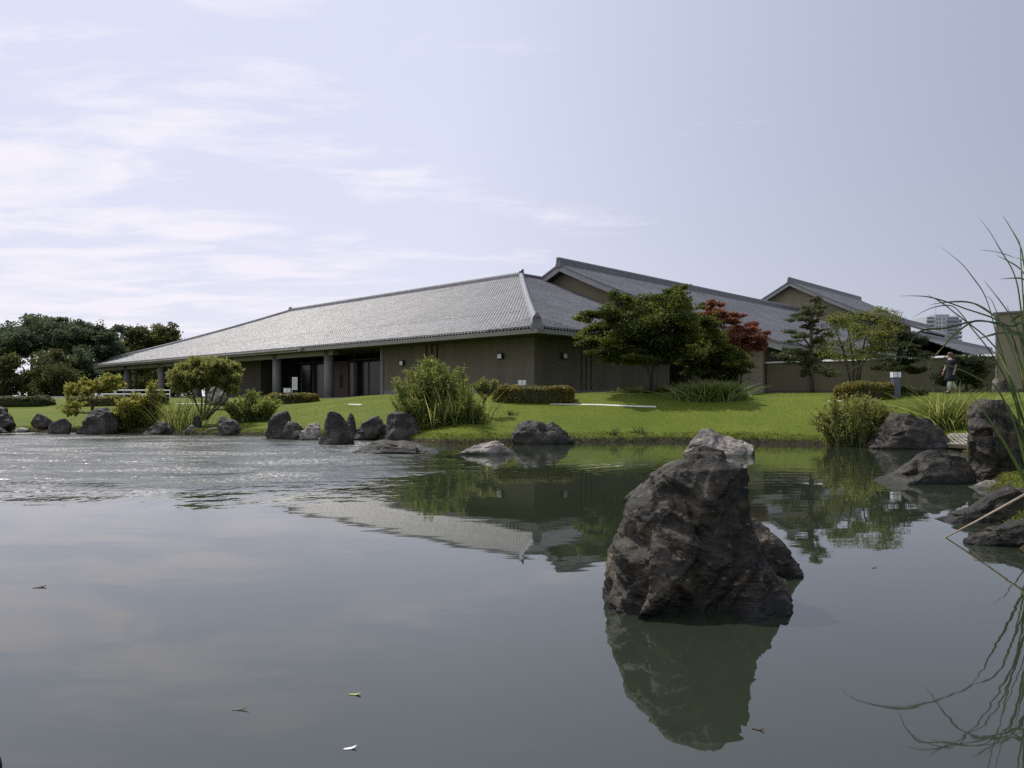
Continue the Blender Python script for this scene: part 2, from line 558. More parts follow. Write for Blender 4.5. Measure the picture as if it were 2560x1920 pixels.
def H(x, y):
    x, y = np.atleast_1d(np.asarray(x, float)), np.atleast_1d(np.asarray(y, float))
    sd = shore_dist(x, y)
    wob = (vnoise(np.stack([x * 0.9, y * 0.9, x * 0 + 3.1], -1)) - 0.5)
    sd2 = sd + wob * 0.35 * np.exp(-np.abs(sd) / 2)
    plat = 1.42 + 0.32 * sstep(-15, -4, x)
    run = 19 - 8.5 * sstep(-13, -3, x)
    near = sstep(9, 16, y)
    plat = 0.55 + (plat - 0.55) * near
    r = np.clip(sd2 / run, 0, 1)
    rise = np.sin(r * math.pi / 2) ** 1.15
    land = 0.17 * sstep(0.0, 0.22, sd2) + (plat - 0.17) * rise
    land = land + 0.05 * (vnoise(np.stack([x * 0.25, y * 0.25, x * 0 + 9], -1)) - 0.5) * sstep(1, 6, sd2)
    land = land + 0.22 * np.exp(-((x - 6.2) ** 2 + (y - 33.2) ** 2) / 8.0)
    water = -np.clip(-sd2 * 0.5, 0.0, 0.9) - 0.03
    return np.where(sd2 > 0, land, water)


def gp(px, py, dmin=4.0, dmax=90.0):
    """the ground point seen at photo pixel (px, py)"""
    d = np.linspace(dmin, dmax, 1800)
    x = (px - CX) * d / F
    z = EYE + (HY - py) * d / F
    hit = np.nonzero(H(x, d) >= z)[0]
    i = hit[0] if len(hit) else len(d) - 1
    return np.array([x[i], d[i], float(H(x[i], d[i])[0])])


def on_ground(px, d):
    x = (px - CX) * d / F
    return np.array([x, d, float(H(x, d)[0])])


gx = np.concatenate([[-900, -500, -300, -200, -140, -100, -80, -68], np.arange(-60, -30, 1.0), np.arange(-30, 22, 0.25), np.arange(22, 60, 1.0), [70, 90, 130, 200, 320, 500, 900]])
gy = np.concatenate([[-60, -30, -15, -8, -4, -2], np.arange(-1, 42, 0.25), np.arange(42, 80, 1.0), [84, 90, 100, 120, 150, 200, 300, 450, 700, 1100, 1600]])
GX, GY = np.meshgrid(gx, gy)
gz = H(GX.ravel(), GY.ravel())
nx, ny = len(gx), len(gy)
ii = np.arange(nx * ny).reshape(ny, nx)
gf = np.stack([ii[:-1, :-1].ravel(), ii[:-1, 1:].ravel(), ii[1:, 1:].ravel(), ii[1:, :-1].ravel()], -1)

m, n, l, b = new_mat('lawn_and_bank')
tcn = n.new('ShaderNodeTexCoord')
mp = n.new('ShaderNodeMapping')
mp.inputs['Scale'].default_value = (1, 1, 1)
l.new(tcn.outputs['Object'], mp.inputs[0])


def noise_node(n, l, vec, scale, detail=6, rough=0.6):
    t = n.new('ShaderNodeTexNoise')
    t.inputs['Scale'].default_value = scale
    t.inputs['Detail'].default_value = detail
    t.inputs['Roughness'].default_value = rough
    l.new(vec, t.inputs['Vector'])
    return t.outputs['Fac']


def ramp(n, l, fac, stops):
    r = n.new('ShaderNodeValToRGB')
    els = r.color_ramp.elements
    while len(els) < len(stops):
        els.new(0.5)
    for i, (p, c) in enumerate(stops):
        els[i].position = p
        els[i].color = (*c, 1)
    l.new(fac, r.inputs[0])
    return r.outputs[0]


def mixc(n, l, fac, a, bb, mode='MIX'):
    x = n.new('ShaderNodeMix')
    x.data_type = 'RGBA'
    x.blend_type = mode
    for key, v in (('Factor', fac), ('A', a), ('B', bb)):
        if isinstance(v, (int, float)):
            x.inputs[key].default_value = v
        elif isinstance(v, tuple):
            x.inputs[key].default_value = (*v, 1)
        else:
            l.new(v, x.inputs[key])
    return x.outputs['Result']


big = ramp(n, l, noise_node(n, l, mp.outputs[0], 0.35, 5), [(0.3, (0.088, 0.124, 0.012)), (0.5, (0.112, 0.148, 0.014)), (0.72, (0.150, 0.172, 0.022))])
fine = ramp(n, l, noise_node(n, l, mp.outputs[0], 9.0, 9, 0.75), [(0.25, (0.72, 0.75, 0.7)), (0.5, (0.97, 0.97, 0.95)), (0.8, (1.22, 1.2, 1.15))])
grass_c = mixc(n, l, 1.0, big, fine, 'MULTIPLY')
geo = n.new('ShaderNodeNewGeometry')
sepn = n.new('ShaderNodeSeparateXYZ')
l.new(geo.outputs['Position'], sepn.inputs[0])
mr = n.new('ShaderNodeMapRange')
mr.inputs['From Min'].default_value = 0.11
mr.inputs['From Max'].default_value = 0.20
l.new(sepn.outputs['Z'], mr.inputs['Value'])
soil = ramp(n, l, noise_node(n, l, mp.outputs[0], 6, 8), [(0.3, (0.02, 0.017, 0.010)), (0.7, (0.06, 0.05, 0.03))])
col = mixc(n, l, mr.outputs[0], soil, grass_c)
l.new(col, b.inputs['Base Color'])
b.inputs['Roughness'].default_value = 0.85
b.inputs['Specular IOR Level'].default_value = 0.15
bp = n.new('ShaderNodeBump')
bp.inputs['Strength'].default_value = 0.8
bp.inputs['Distance'].default_value = 0.06
l.new(noise_node(n, l, mp.outputs[0], 22, 8, 0.7), bp.inputs['Height'])
l.new(bp.outputs[0], b.inputs['Normal'])
M['lawn'] = m
ground = link('ground', mesh_np('ground', np.stack([GX.ravel(), GY.ravel(), gz], -1), gf), m, None, True)
tag(ground, kind='structure')

# pond water: a murky, nearly still surface with a wind-ruffled patch towards the left shore
m, n, l, b = new_mat('pond_water')
geo = n.new('ShaderNodeNewGeometry')
pos = geo.outputs['Position']
sp = n.new('ShaderNodeSeparateXYZ')
l.new(pos, sp.inputs[0])


def vmath(op, a, bb=None, clamp=False):
    x = n.new('ShaderNodeMath')
    x.operation = op
    x.use_clamp = clamp
    for i, v in enumerate((a, bb)):
        if v is None:
            continue
        if isinstance(v, (int, float)):
            x.inputs[i].default_value = v
        else:
            l.new(v, x.inputs[i])
    return x.outputs[0]


def vmap(v, a, bb, c=0.0, d=1.0):
    x = n.new('ShaderNodeMapRange')
    x.interpolation_type = 'SMOOTHSTEP'
    for k, q in (('From Min', a), ('From Max', bb), ('To Min', c), ('To Max', d)):
        x.inputs[k].default_value = q
    l.new(v, x.inputs['Value'])
    return x.outputs[0]


def scaled(sx, sy):
    q = n.new('ShaderNodeMapping')
    q.inputs['Scale'].default_value = (sx, sy, 1)
    l.new(pos, q.inputs[0])
    return q.outputs[0]


edge = noise_node(n, l, scaled(0.35, 0.35), 1.0, 4)
yy = vmath('ADD', sp.outputs['Y'], vmath('MULTIPLY', vmath('SUBTRACT', edge, 0.5), 5.0))
xx = vmath('ADD', sp.outputs['X'], vmath('MULTIPLY', vmath('SUBTRACT', edge, 0.5), 4.0))
wind = vmath('MULTIPLY', vmap(yy, 10.8, 15.5), vmap(xx, -0.8, -4.2))
wind = vmath('MULTIPLY', wind, vmap(sp.outputs['Y'], 31.0, 29.0, 0.55, 1.0))
patch = vmap(noise_node(n, l, scaled(0.25, 0.6), 1.0, 3), 0.35, 0.62, 0.35, 1.0)
wind = vmath('MULTIPLY', wind, patch)
rip = noise_node(n, l, scaled(3.4, 1.9), 1.0, 3, 0.5)
rip2 = noise_node(n, l, scaled(4.0, 4.0), 1.2, 3, 0.5)
ripples = vmath('ADD', rip, vmath('MULTIPLY', rip2, 0.35))
calm = noise_node(n, l, scaled(0.7, 1.6), 1.0, 3, 0.45)
# slow rings spreading in the lee of the near rock
dx = vmath('SUBTRACT', sp.outputs['X'], 5.0)
dy = vmath('SUBTRACT', sp.outputs['Y'], 13.0)
rad = vmath('SQRT', vmath('ADD', vmath('MULTIPLY', dx, dx), vmath('MULTIPLY', dy, dy)))
rings = vmath('SINE', vmath('MULTIPLY', vmath('ADD', rad, vmath('MULTIPLY', calm, 1.5)), 11.0))
ringm = vmath('MULTIPLY', vmap(sp.outputs['Y'], 11.5, 15.0), vmap(sp.outputs['X'], -4.0, 0.0))
hgt = vmath('ADD', vmath('MULTIPLY', ripples, vmath('MULTIPLY', wind, 0.16)), vmath('MULTIPLY', calm, 0.0022))
hgt = vmath('ADD', hgt, vmath('MULTIPLY', vmath('MULTIPLY', rings, ringm), 0.00045))
bp = n.new('ShaderNodeBump')
bp.inputs['Strength'].default_value = 1.0
bp.inputs['Distance'].default_value = 1.0
l.new(hgt, bp.inputs['Height'])
l.new(bp.outputs[0], b.inputs['Normal'])
# pollen film on the ruffled patch, spread and whitened to paint in sun glitter
scum_glitter = vmap(noise_node(n, l, scaled(0.24, 0.42), 1.3, 7, 0.65), 0.44, 0.64)
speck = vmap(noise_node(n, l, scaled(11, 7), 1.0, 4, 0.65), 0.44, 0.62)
scum_glitter_f = vmath('MULTIPLY', vmath('MULTIPLY', scum_glitter, speck), vmap(xx, -2.0, -5.0, 0.0, 0.92))
scum_glitter_f = vmath('MULTIPLY', scum_glitter_f, vmap(sp.outputs['Y'], 9.5, 12.5))
c = mixc(n, l, scum_glitter_f, (0.024, 0.031, 0.019), (0.44, 0.44, 0.38))
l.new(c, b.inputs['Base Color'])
b.inputs['Roughness'].default_value = 0.02
b.inputs['IOR'].default_value = 1.75
b.inputs['Specular IOR Level'].default_value = 0.5
l.new(vmath('MAXIMUM', vmap(scum_glitter_f, 0.0, 0.6, 0.02, 0.45), vmap(wind, 0.0, 0.6, 0.02, 0.30)), b.inputs['Roughness'])
M['water'] = m
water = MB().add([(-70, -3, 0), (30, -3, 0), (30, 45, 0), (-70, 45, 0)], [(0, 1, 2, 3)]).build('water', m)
tag(water, kind='structure')

# ------------------------------------------------------------------ museum frame
A_ = math.atan2(0.7219, 0.692)
E0 = np.array([1.226, 36.0])
Ld = np.array([-0.7219, 0.692])
Rd = np.array([0.692, 0.7219])


def W(t, u, z):
    q = E0 + Rd * t + Ld * u
    return (q[0], q[1], z)


def slope(zb, rise, run, a=0.84):
    return lambda v: zb + rise * (a * np.clip(v / run, -0.05, 1) + (1 - a) * np.clip(v / run, 0, 1) ** 2)


def tile_proto(pitch, row):
    """one pantile: a shallow S across, with a front lip; returns local (a, b, h) and faces"""
    xs = np.array([0, 0.18, 0.42, 0.7, 1.0]) * pitch
    hs = np.array([0.02, 0.095, 0.05, 0.0, 0.0])
    va, vb, vh = [], [], []
    for bb, up in ((0.0, -0.03), (0.0, 0.045), (row * 1.06, 0.0)):
        for x, h in zip(xs, hs):
            va.append(x)
            vb.append(bb)
            vh.append(h + up)
    fs = []
    for r in (0, 1):
        for k in range(4):
            fs.append((r * 5 + k, r * 5 + k + 1, (r + 1) * 5 + k + 1, (r + 1) * 5 + k))
    return np.array(va), np.array(vb), np.array(vh), np.array(fs)


def tile_field(O, ud, vd, zf, umin, umax, run, pitch, row, seed=0, skip=None):
    """positions (u, v) of every tile on a roof face, then one joined mesh; skip(u, v) -> True leaves a tile out"""
    a, bb, h, fs = tile_proto(pitch, row)
    r = np.random.default_rng(seed)
    us, vs = [], []
    nrow = int(run / row)
    for j in range(nrow):
        v = j * row
        u0, u1 = umin(v + row * 0.5), umax(v + row * 0.5)
        k0, k1 = math.ceil(u0 / pitch - 0.3), math.floor(u1 / pitch - 0.7)
        if k1 < k0:
            continue
        k = np.arange(k0, k1 + 1)
        us.append(k * pitch)
        vs.append(np.full(len(k), v))
    us, vs = np.concatenate(us), np.concatenate(vs)
    left = None
    if skip is not None:
        s = skip(us, vs)
        left = (us[s], vs[s])
        us, vs = us[~s], vs[~s]
    N = len(us)
    jit = r.normal(0, 0.002, N)
    tw = r.normal(0, 0.012, N)
    U = us[:, None] + a[None]
    V = vs[:, None] + bb[None]
    Z = zf(V) + h[None] + jit[:, None] + tw[:, None] * (a[None] - pitch / 2)
    X = O[0] + ud[0] * U + vd[0] * V
    Y = O[1] + ud[1] * U + vd[1] * V
    verts = np.stack([X, Y, Z], -1).reshape(-1, 3)
    faces = (fs[None] + (np.arange(N) * len(a))[:, None, None]).reshape(-1, 4)
    return verts, faces, left


def ridge_cap(mb, p0, p1, w=0.34, h=0.42, segs=1, curve=None):
    """stacked ridge: a tapered stack topped with a half-round, along a polyline of points"""
    pts = [np.array(p0), np.array(p1)] if curve is None else [np.array(q) for q in curve]
    prof = [(-w / 2, -0.15), (-w / 2, 0.06), (-w * 0.42, 0.07), (-w * 0.42, h * 0.62), (-w * 0.46, h * 0.64), (-w * 0.3, h * 0.9), (0, h), (w * 0.3, h * 0.9), (w * 0.46, h * 0.64),
            (w * 0.42, h * 0.62), (w * 0.42, 0.07), (w / 2, 0.06), (w / 2, -0.15)]
    k = len(prof)
    base = len(mb.v)
    for i, p in enumerate(pts):
        d = pts[min(i + 1, len(pts) - 1)] - pts[max(i - 1, 0)]
        s = np.array([d[1], -d[0], 0.0])
        s /= np.linalg.norm(s)
        for (x, z) in prof:
            mb.v.append(tuple(p + s * x + np.array([0, 0, z])))
    for i in range(len(pts) - 1):
        for j in range(k - 1):
            q = base + i * k + j
            mb.f.append((q, q + 1, q + k + 1, q + k))
    mb.f.append(tuple(base + j for j in range(k)))
    mb.f.append(tuple(base + (len(pts) - 1) * k + j for j in range(k))[::-1])


def demon_tile(name, p, dirv, parent, s=1.0):
    """rounded end tile closing a ridge: a broad foot, shoulders and a round knob"""
    d = np.array([dirv[0], dirv[1], 0.0])
    d /= np.linalg.norm(d)
    sd = np.array([d[1], -d[0], 0])
    out = [(-0.36, -0.3), (-0.34, 0.0), (-0.26, 0.12), (-0.27, 0.34), (-0.2, 0.52), (-0.1, 0.62), (0.1, 0.62), (0.2, 0.52), (0.27, 0.34), (0.26, 0.12), (0.34, 0.0), (0.36, -0.3)]
    mb = MB()
    k = len(out)
    vs = []
    for off in (-0.10, 0.16):
        for x, z in out:
            vs.append(np.array(p) + d * off * s + sd * x * s + np.array([0, 0, z * s]))
    fs = [tuple(range(k)), tuple(range(2 * k - 1, k - 1, -1))] + [(i, i + k, (i + 1) % k + k, (i + 1) % k) for i in range(k)]
    mb.add(vs, fs)
    mb.tube([np.array(p) + d * -0.12 * s + np.array([0, 0, 0.5 * s]), np.array(p) + d * 0.3 * s + np.array([0, 0, 0.56 * s])], [0.13 * s, 0.14 * s], 10)
    return mb.build(name, M['tile_dark'], parent)


# ------------------------------------------------------------------ museum hall (hip-roofed wing nearest the pond)
hall = thing('museum_hall', 'long low museum hall with a grey hipped tile roof sweeping down to deep eaves', 'building')
RUN, RISE, ZE, UL, TG = 16.4, 6.18, 4.95, 68.4, 19.6
zh = slope(ZE, RISE, RUN)
NS = 12
roof = MB()
vv = np.linspace(0, RUN, NS + 1)
for i in range(NS):
    a, b2 = vv[i], vv[i + 1]
    za, zb = float(zh(a)) - 0.05, float(zh(b2)) - 0.05
    roof.add([W(a, a, za), W(a, UL - a, za), W(b2, UL - b2, zb), W(b2, b2, zb)], [(0, 3, 2, 1)])                  # front face
    roof.add([W(a, a, za), W(TG, a, za), W(TG, b2, zb), W(b2, b2, zb)], [(0, 1, 2, 3)])                             # face beside the hip
    roof.add([W(a, UL - a, za), W(2 * RUN - a, UL - a, za), W(2 * RUN - b2, UL - b2, zb), W(b2, UL - b2, zb)], [(0, 3, 2, 1)])
    roof.add([W(2 * RUN - a, a, za), W(2 * RUN - a, UL - a, za), W(2 * RUN - b2, UL - b2, zb), W(2 * RUN - b2, b2, zb)], [(0, 1, 2, 3)])
zs = ZE - 0.24
roof_o = roof.build('roof', M['underlay'], hall)
sof = MB()
sof.bbox(0.12, 2 * RUN - 0.12, 0.12, UL - 0.12, zs, zs + 0.06)
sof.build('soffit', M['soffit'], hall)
fa = MB()
fa.bbox(0.0, 0.10, 0.0, UL, zs - 0.03, ZE - 0.055)
fa.bbox(0.10, TG - 0.02, 0.0, 0.10, zs - 0.03, ZE - 0.055)
fa.bbox(0.10, 2 * RUN, UL - 0.10, UL, zs - 0.03, ZE - 0.055)
fa.build('fascia', M['fascia'], hall)
gt = MB()
gt.tube([W(-0.09, 22.0, ZE - 0.10), W(-0.09, 67.5, ZE - 0.10)], [0.07, 0.07], 8)
for u in np.arange(22.4, 67, 3.0):
    gt.bbox(-0.16, 0.0, u, u + 0.04, ZE - 0.2, ZE - 0.06)
gt.bbox(-0.20, -0.002, 21.6, 22.0, ZE - 0.24, ZE - 0.02)
gt.build('gutter', M['fascia'], hall)
PITCH, ROW = 0.25, 0.30
near_lim = 4.0


def near_mask_front(u, v):
    return (np.hypot(u - 0.3, v) < near_mask_front.r)


near_mask_front.r = 3.05
tv1, tf1, left1 = tile_field(E0, Ld, Rd, zh, lambda v: v, lambda v: UL - v, RUN, PITCH, ROW, 1, lambda u, v: (np.hypot(u, v) < 3.4))
tv2, tf2, left2 = tile_field(E0, Rd, Ld, zh, lambda v: v, lambda v: TG + 0.02, RUN, PITCH, ROW, 2, lambda u, v: (np.hypot(u, v) < 3.4))
# right-hand face has the opposite handedness, flip so that its normals point up
tiles = mesh_np('roof_tiling', np.concatenate([tv1, tv2]), np.concatenate([tf1[:, ::-1], tf2 + len(tv1)]), np.repeat(rng.uniform(0, 1, (len(tf1) + len(tf2)) // 8), 8))
tag(link('roof_tiling', tiles, M['tile_field'], roof_o), kind='stuff')
# the tiles that show largest, round the near corner, one object each
ta, tb, th, tfs = tile_proto(PITCH, ROW)


def lone_mesh(flip, tone):
    sl = math.atan2(float(zh(1.0) - zh(0.0)), 1.0)
    me = mesh_np('tile', np.stack([ta, tb / math.cos(sl), th], -1), tfs[:, ::-1] if flip else tfs, np.full(len(tfs), tone))
    me.materials.append(M['tile_field'])
    return me, sl


def lone_tiles(us, vs, ud, vd, flip, budget):
    kinds = [lone_mesh(flip, q) for q in (0.1, 0.35, 0.6, 0.9)]
    sl = kinds[0][1]
    order = np.argsort(np.hypot(us, vs))[:budget]
    for i in order:
        u, v = us[i], vs[i]
        o = bpy.data.objects.new('tile', random.choice(kinds)[0])
        COL.objects.link(o)
        o.parent = roof_o
        ex = Vector((ud[0], ud[1], 0))
        ey = Vector((vd[0] * math.cos(sl), vd[1] * math.cos(sl), math.sin(sl)))
        ez = ex.cross(ey)
        if ez.z < 0:
            ez = -ez
        mt = Matrix.Identity(4)
        for r_ in range(3):
            mt[r_][0], mt[r_][1], mt[r_][2] = ex[r_], ey[r_], ez[r_]
        mt[0][3], mt[1][3] = E0[0] + ud[0] * u + vd[0] * v, E0[1] + ud[1] * u + vd[1] * v
        mt[2][3] = float(zh(v)) + random.gauss(0, 0.005)
        o.matrix_basis = mt


lone_tiles(*left1, Ld, Rd, True, 145)
lone_tiles(*left2, Rd, Ld, False, 145)
# snow guards: a row of stubs a quarter of the way up
sg = MB()
for u in np.arange(5.2, UL - 5.2, PITCH):
    sg.bbox(4.32, 4.42, u, u + 0.09, float(zh(4.35)) + 0.03, float(zh(4.35)) + 0.12)
tag(sg.build('snow_guard_row', M['tile_dark'], roof_o), kind='stuff')
hc = MB()
ridge_cap(hc, W(RUN, RUN - 0.2, float(zh(RUN))), W(RUN, UL - RUN + 0.3, float(zh(RUN))))
hc.build('ridge_cap', M['tile'], roof_o)
hc = MB()
ridge_cap(hc, W(RUN + 0.2, RUN, float(zh(RUN)) - 0.04), W(TG + 3, RUN, float(zh(RUN)) - 0.04), 0.34, 0.36)
hc.build('ridge_cap', M['tile_dark'], roof_o)
for side in (0, 1):
    hc = MB()
    cv_ = [W(q, q if side == 0 else UL - q, float(zh(q)) + 0.02) for q in np.linspace(0.25, RUN, 14)]
    ridge_cap(hc, None, None, 0.36, 0.34, curve=cv_)
    hc.build('hip_cap', M['tile'], roof_o)
demon_tile('ridge_end_tile', W(RUN - 0.05, RUN - 0.05, float(zh(RUN)) + 0.1), -Ld, roof_o, 0.72)
demon_tile('ridge_end_tile', W(RUN, UL - RUN + 0.2, float(zh(RUN)) + 0.05), Ld, roof_o, 0.8)
demon_tile('hip_end_tile', W(0.22, 0.22, float(zh(0.22)) + 0.06), -(Ld + Rd), roof_o, 0.85)
demon_tile('hip_end_tile', W(0.22, UL - 0.22, float(zh(0.22)) + 0.06), (Ld - Rd), roof_o, 0.7)

Z0 = 1.0
wl_ = MB()
# pond front, split at three slit windows
cuts = [2.0, 9.72, 9.88, 10.22, 10.38, 10.72, 10.88, 15.4]
for i in range(0, len(cuts), 2):
    wl_.bbox(2.0, 2.3, cuts[i], cuts[i + 1], Z0, zs)
wl_.bbox(2.31, 2.5, 2.31, 15.4, Z0, zs)
wl_.bbox(2.3, 5.0, 15.1, 15.4, Z0, zs)          # side of the porch
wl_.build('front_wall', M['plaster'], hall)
wl_ = MB()
cuts = [2.305, 5.9, 6.04, 6.34, 6.48, 6.79, 6.93, 15.2]
for i in range(0, len(cuts), 2):
    wl_.bbox(cuts[i], cuts[i + 1], 2.0, 2.3, Z0, zs)
wl_.bbox(2.51, 15.2, 2.31, 2.5, Z0, zs)
wl_.bbox(18.4, TG, 2.0, 2.3, Z0, zs)
wl_.bbox(15.2, 18.4, 2.001, 2.3, 4.2, zs)
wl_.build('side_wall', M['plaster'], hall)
tr = MB()
tr.bbox(1.93, 1.998, 15.1, 15.42, Z0, zs)
tr.build('porch_corner_trim', M['concrete'], hall)
pl = MB()
pl.bbox(1.96, 1.997, 2.0, 15.0, Z0, 1.93)
pl.bbox(2.0, 15.2, 1.96, 1.997, Z0, 1.93)
pl.build('plinth', M['concrete'], hall)
dk = MB()
dk.bbox(15.2, 18.4, 4.5, 4.7, Z0, 4.2)
dk.bbox(15.0, 15.2, 2.31, 4.5, Z0, 4.2)
dk.bbox(18.4, 18.6, 2.31, 4.5, Z0, 4.2)
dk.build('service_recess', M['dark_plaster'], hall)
pw = MB()
pw.bbox(3.0, 3.3, 33.4, 44.0, Z0, zs)
pw.bbox(3.3, 20.0, 43.7, 44.0, Z0, zs)
pw.build('porch_end_wall', M['dark_plaster'], hall)
bk = MB()
bk.bbox(7.2, 7.4, 15.4, 43.7, Z0, zs)
bk.bbox(30.4, 30.6, 2.0, 44.0, Z0, zs)
bk.bbox(3.3, 7.2, 33.4, 33.7, Z0, zs)
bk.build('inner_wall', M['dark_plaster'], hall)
fl = MB()
fl.bbox(0.6, 30, 15.4, 67, Z0 - 0.3, 1.5)
fl.build('porch_floor', M['concrete'], hall)
# porch glazing: panes between posts with two brown doors
u = 15.5
edges = [15.5, 17.3, 19.1, 20.9, 22.7, 23.4, 25.4, 26.6, 28.4, 30.2, 32.0, 33.3]
for i in range(len(edges) - 1):
    a, b2 = edges[i], edges[i + 1]
    if abs(a - 23.4) < 0.01:
        for q in (0, 1):
            d0 = a + 0.04 + q * 0.97
            dd = MB().bbox(4.86, 4.95, d0, d0 + 0.95, 1.5, 4.25).build('door', M['door'], hall)
            MB().bbox(4.80, 4.855, d0 + (0.8 if q == 0 else 0.1), d0 + (0.84 if q == 0 else 0.14), 2.2, 3.2).build('handle', M['frame'], dd)
        continue
    gw = MB()
    gw.bbox(4.88, 4.98, a, a + 0.07, 1.5, zs)
    gw.bbox(4.88, 4.98, b2 - 0.06, b2 - 0.004, 1.5, zs)
    gw.bbox(4.88, 4.98, a + 0.07, b2 - 0.06, 4.25, 4.33)
    wf = gw.build('window', M['frame'], hall)
    MB().bbox(4.92, 4.94, a + 0.07, b2 - 0.06, 1.52, 4.25).build('pane', M['glass'], wf)
    MB().bbox(4.92, 4.94, a + 0.07, b2 - 0.06, 4.33, zs - 0.02).build('pane', M['glass'], wf)
for (t_, us_) in ((1.2, (20.3, 27.4, 34.5, 41.6, 49.5, 58.5)), (16.0, (49.5, 58.5, 66.0)), (30.0, (49.5, 58.5, 66.0))):
    for u in us_:
        p = W(t_, u, 0)
        cm = MB().tube([(p[0], p[1], 0.9), (p[0], p[1], zs)], [0.33, 0.33], 18)
        cm.build('column', M['concrete'], hall, True)
MB().bbox(1.0, 1.45, 19.5, 67.2, zs - 0.32, zs - 0.003).build('beam', M['fascia'], hall)


def wall_light(p, nrm, parent):
    nn = np.array([nrm[0], nrm[1], 0.0])
    s_ = np.array([nn[1], -nn[0], 0])
    q = np.array(p)

    def bx(mb, a0, a1, s0, s1, z0, z1):
        c8 = []
        for z in (z0, z1):
            for (aa, ss) in ((a0, s0), (a1, s0), (a1, s1), (a0, s1)):
                c8.append(q + nn * aa + s_ * ss + np.array([0, 0, z]))
        mb.hexa(c8)
    mb = MB()
    bx(mb, 0.0, 0.20, -0.21, 0.21, 0.125, 0.17)
    bx(mb, 0.0, 0.03, -0.21, 0.21, -0.15, 0.125)
    bx(mb, 0.03, 0.2, 0.185, 0.21, -0.15, 0.125)
    bx(mb, 0.03, 0.2, -0.21, -0.185, -0.15, 0.125)
    bx(mb, 0.03, 0.2, -0.185, 0.185, -0.15, -0.125)
    o = mb.build('wall_light', M['lamp_dark'], parent)
    mb = MB()
    bx(mb, 0.03, 0.16, -0.18, 0.18, -0.12, 0.12)
    mb.build('lens', M['lamp_pane'], o)


wall_light(W(2.0, 13.1, 3.66), -Rd, hall)
wall_light(W(2.0, 4.43, 3.77), -Rd, hall)
wall_light(W(4.37, 2.0, 3.79), -Ld, hall)


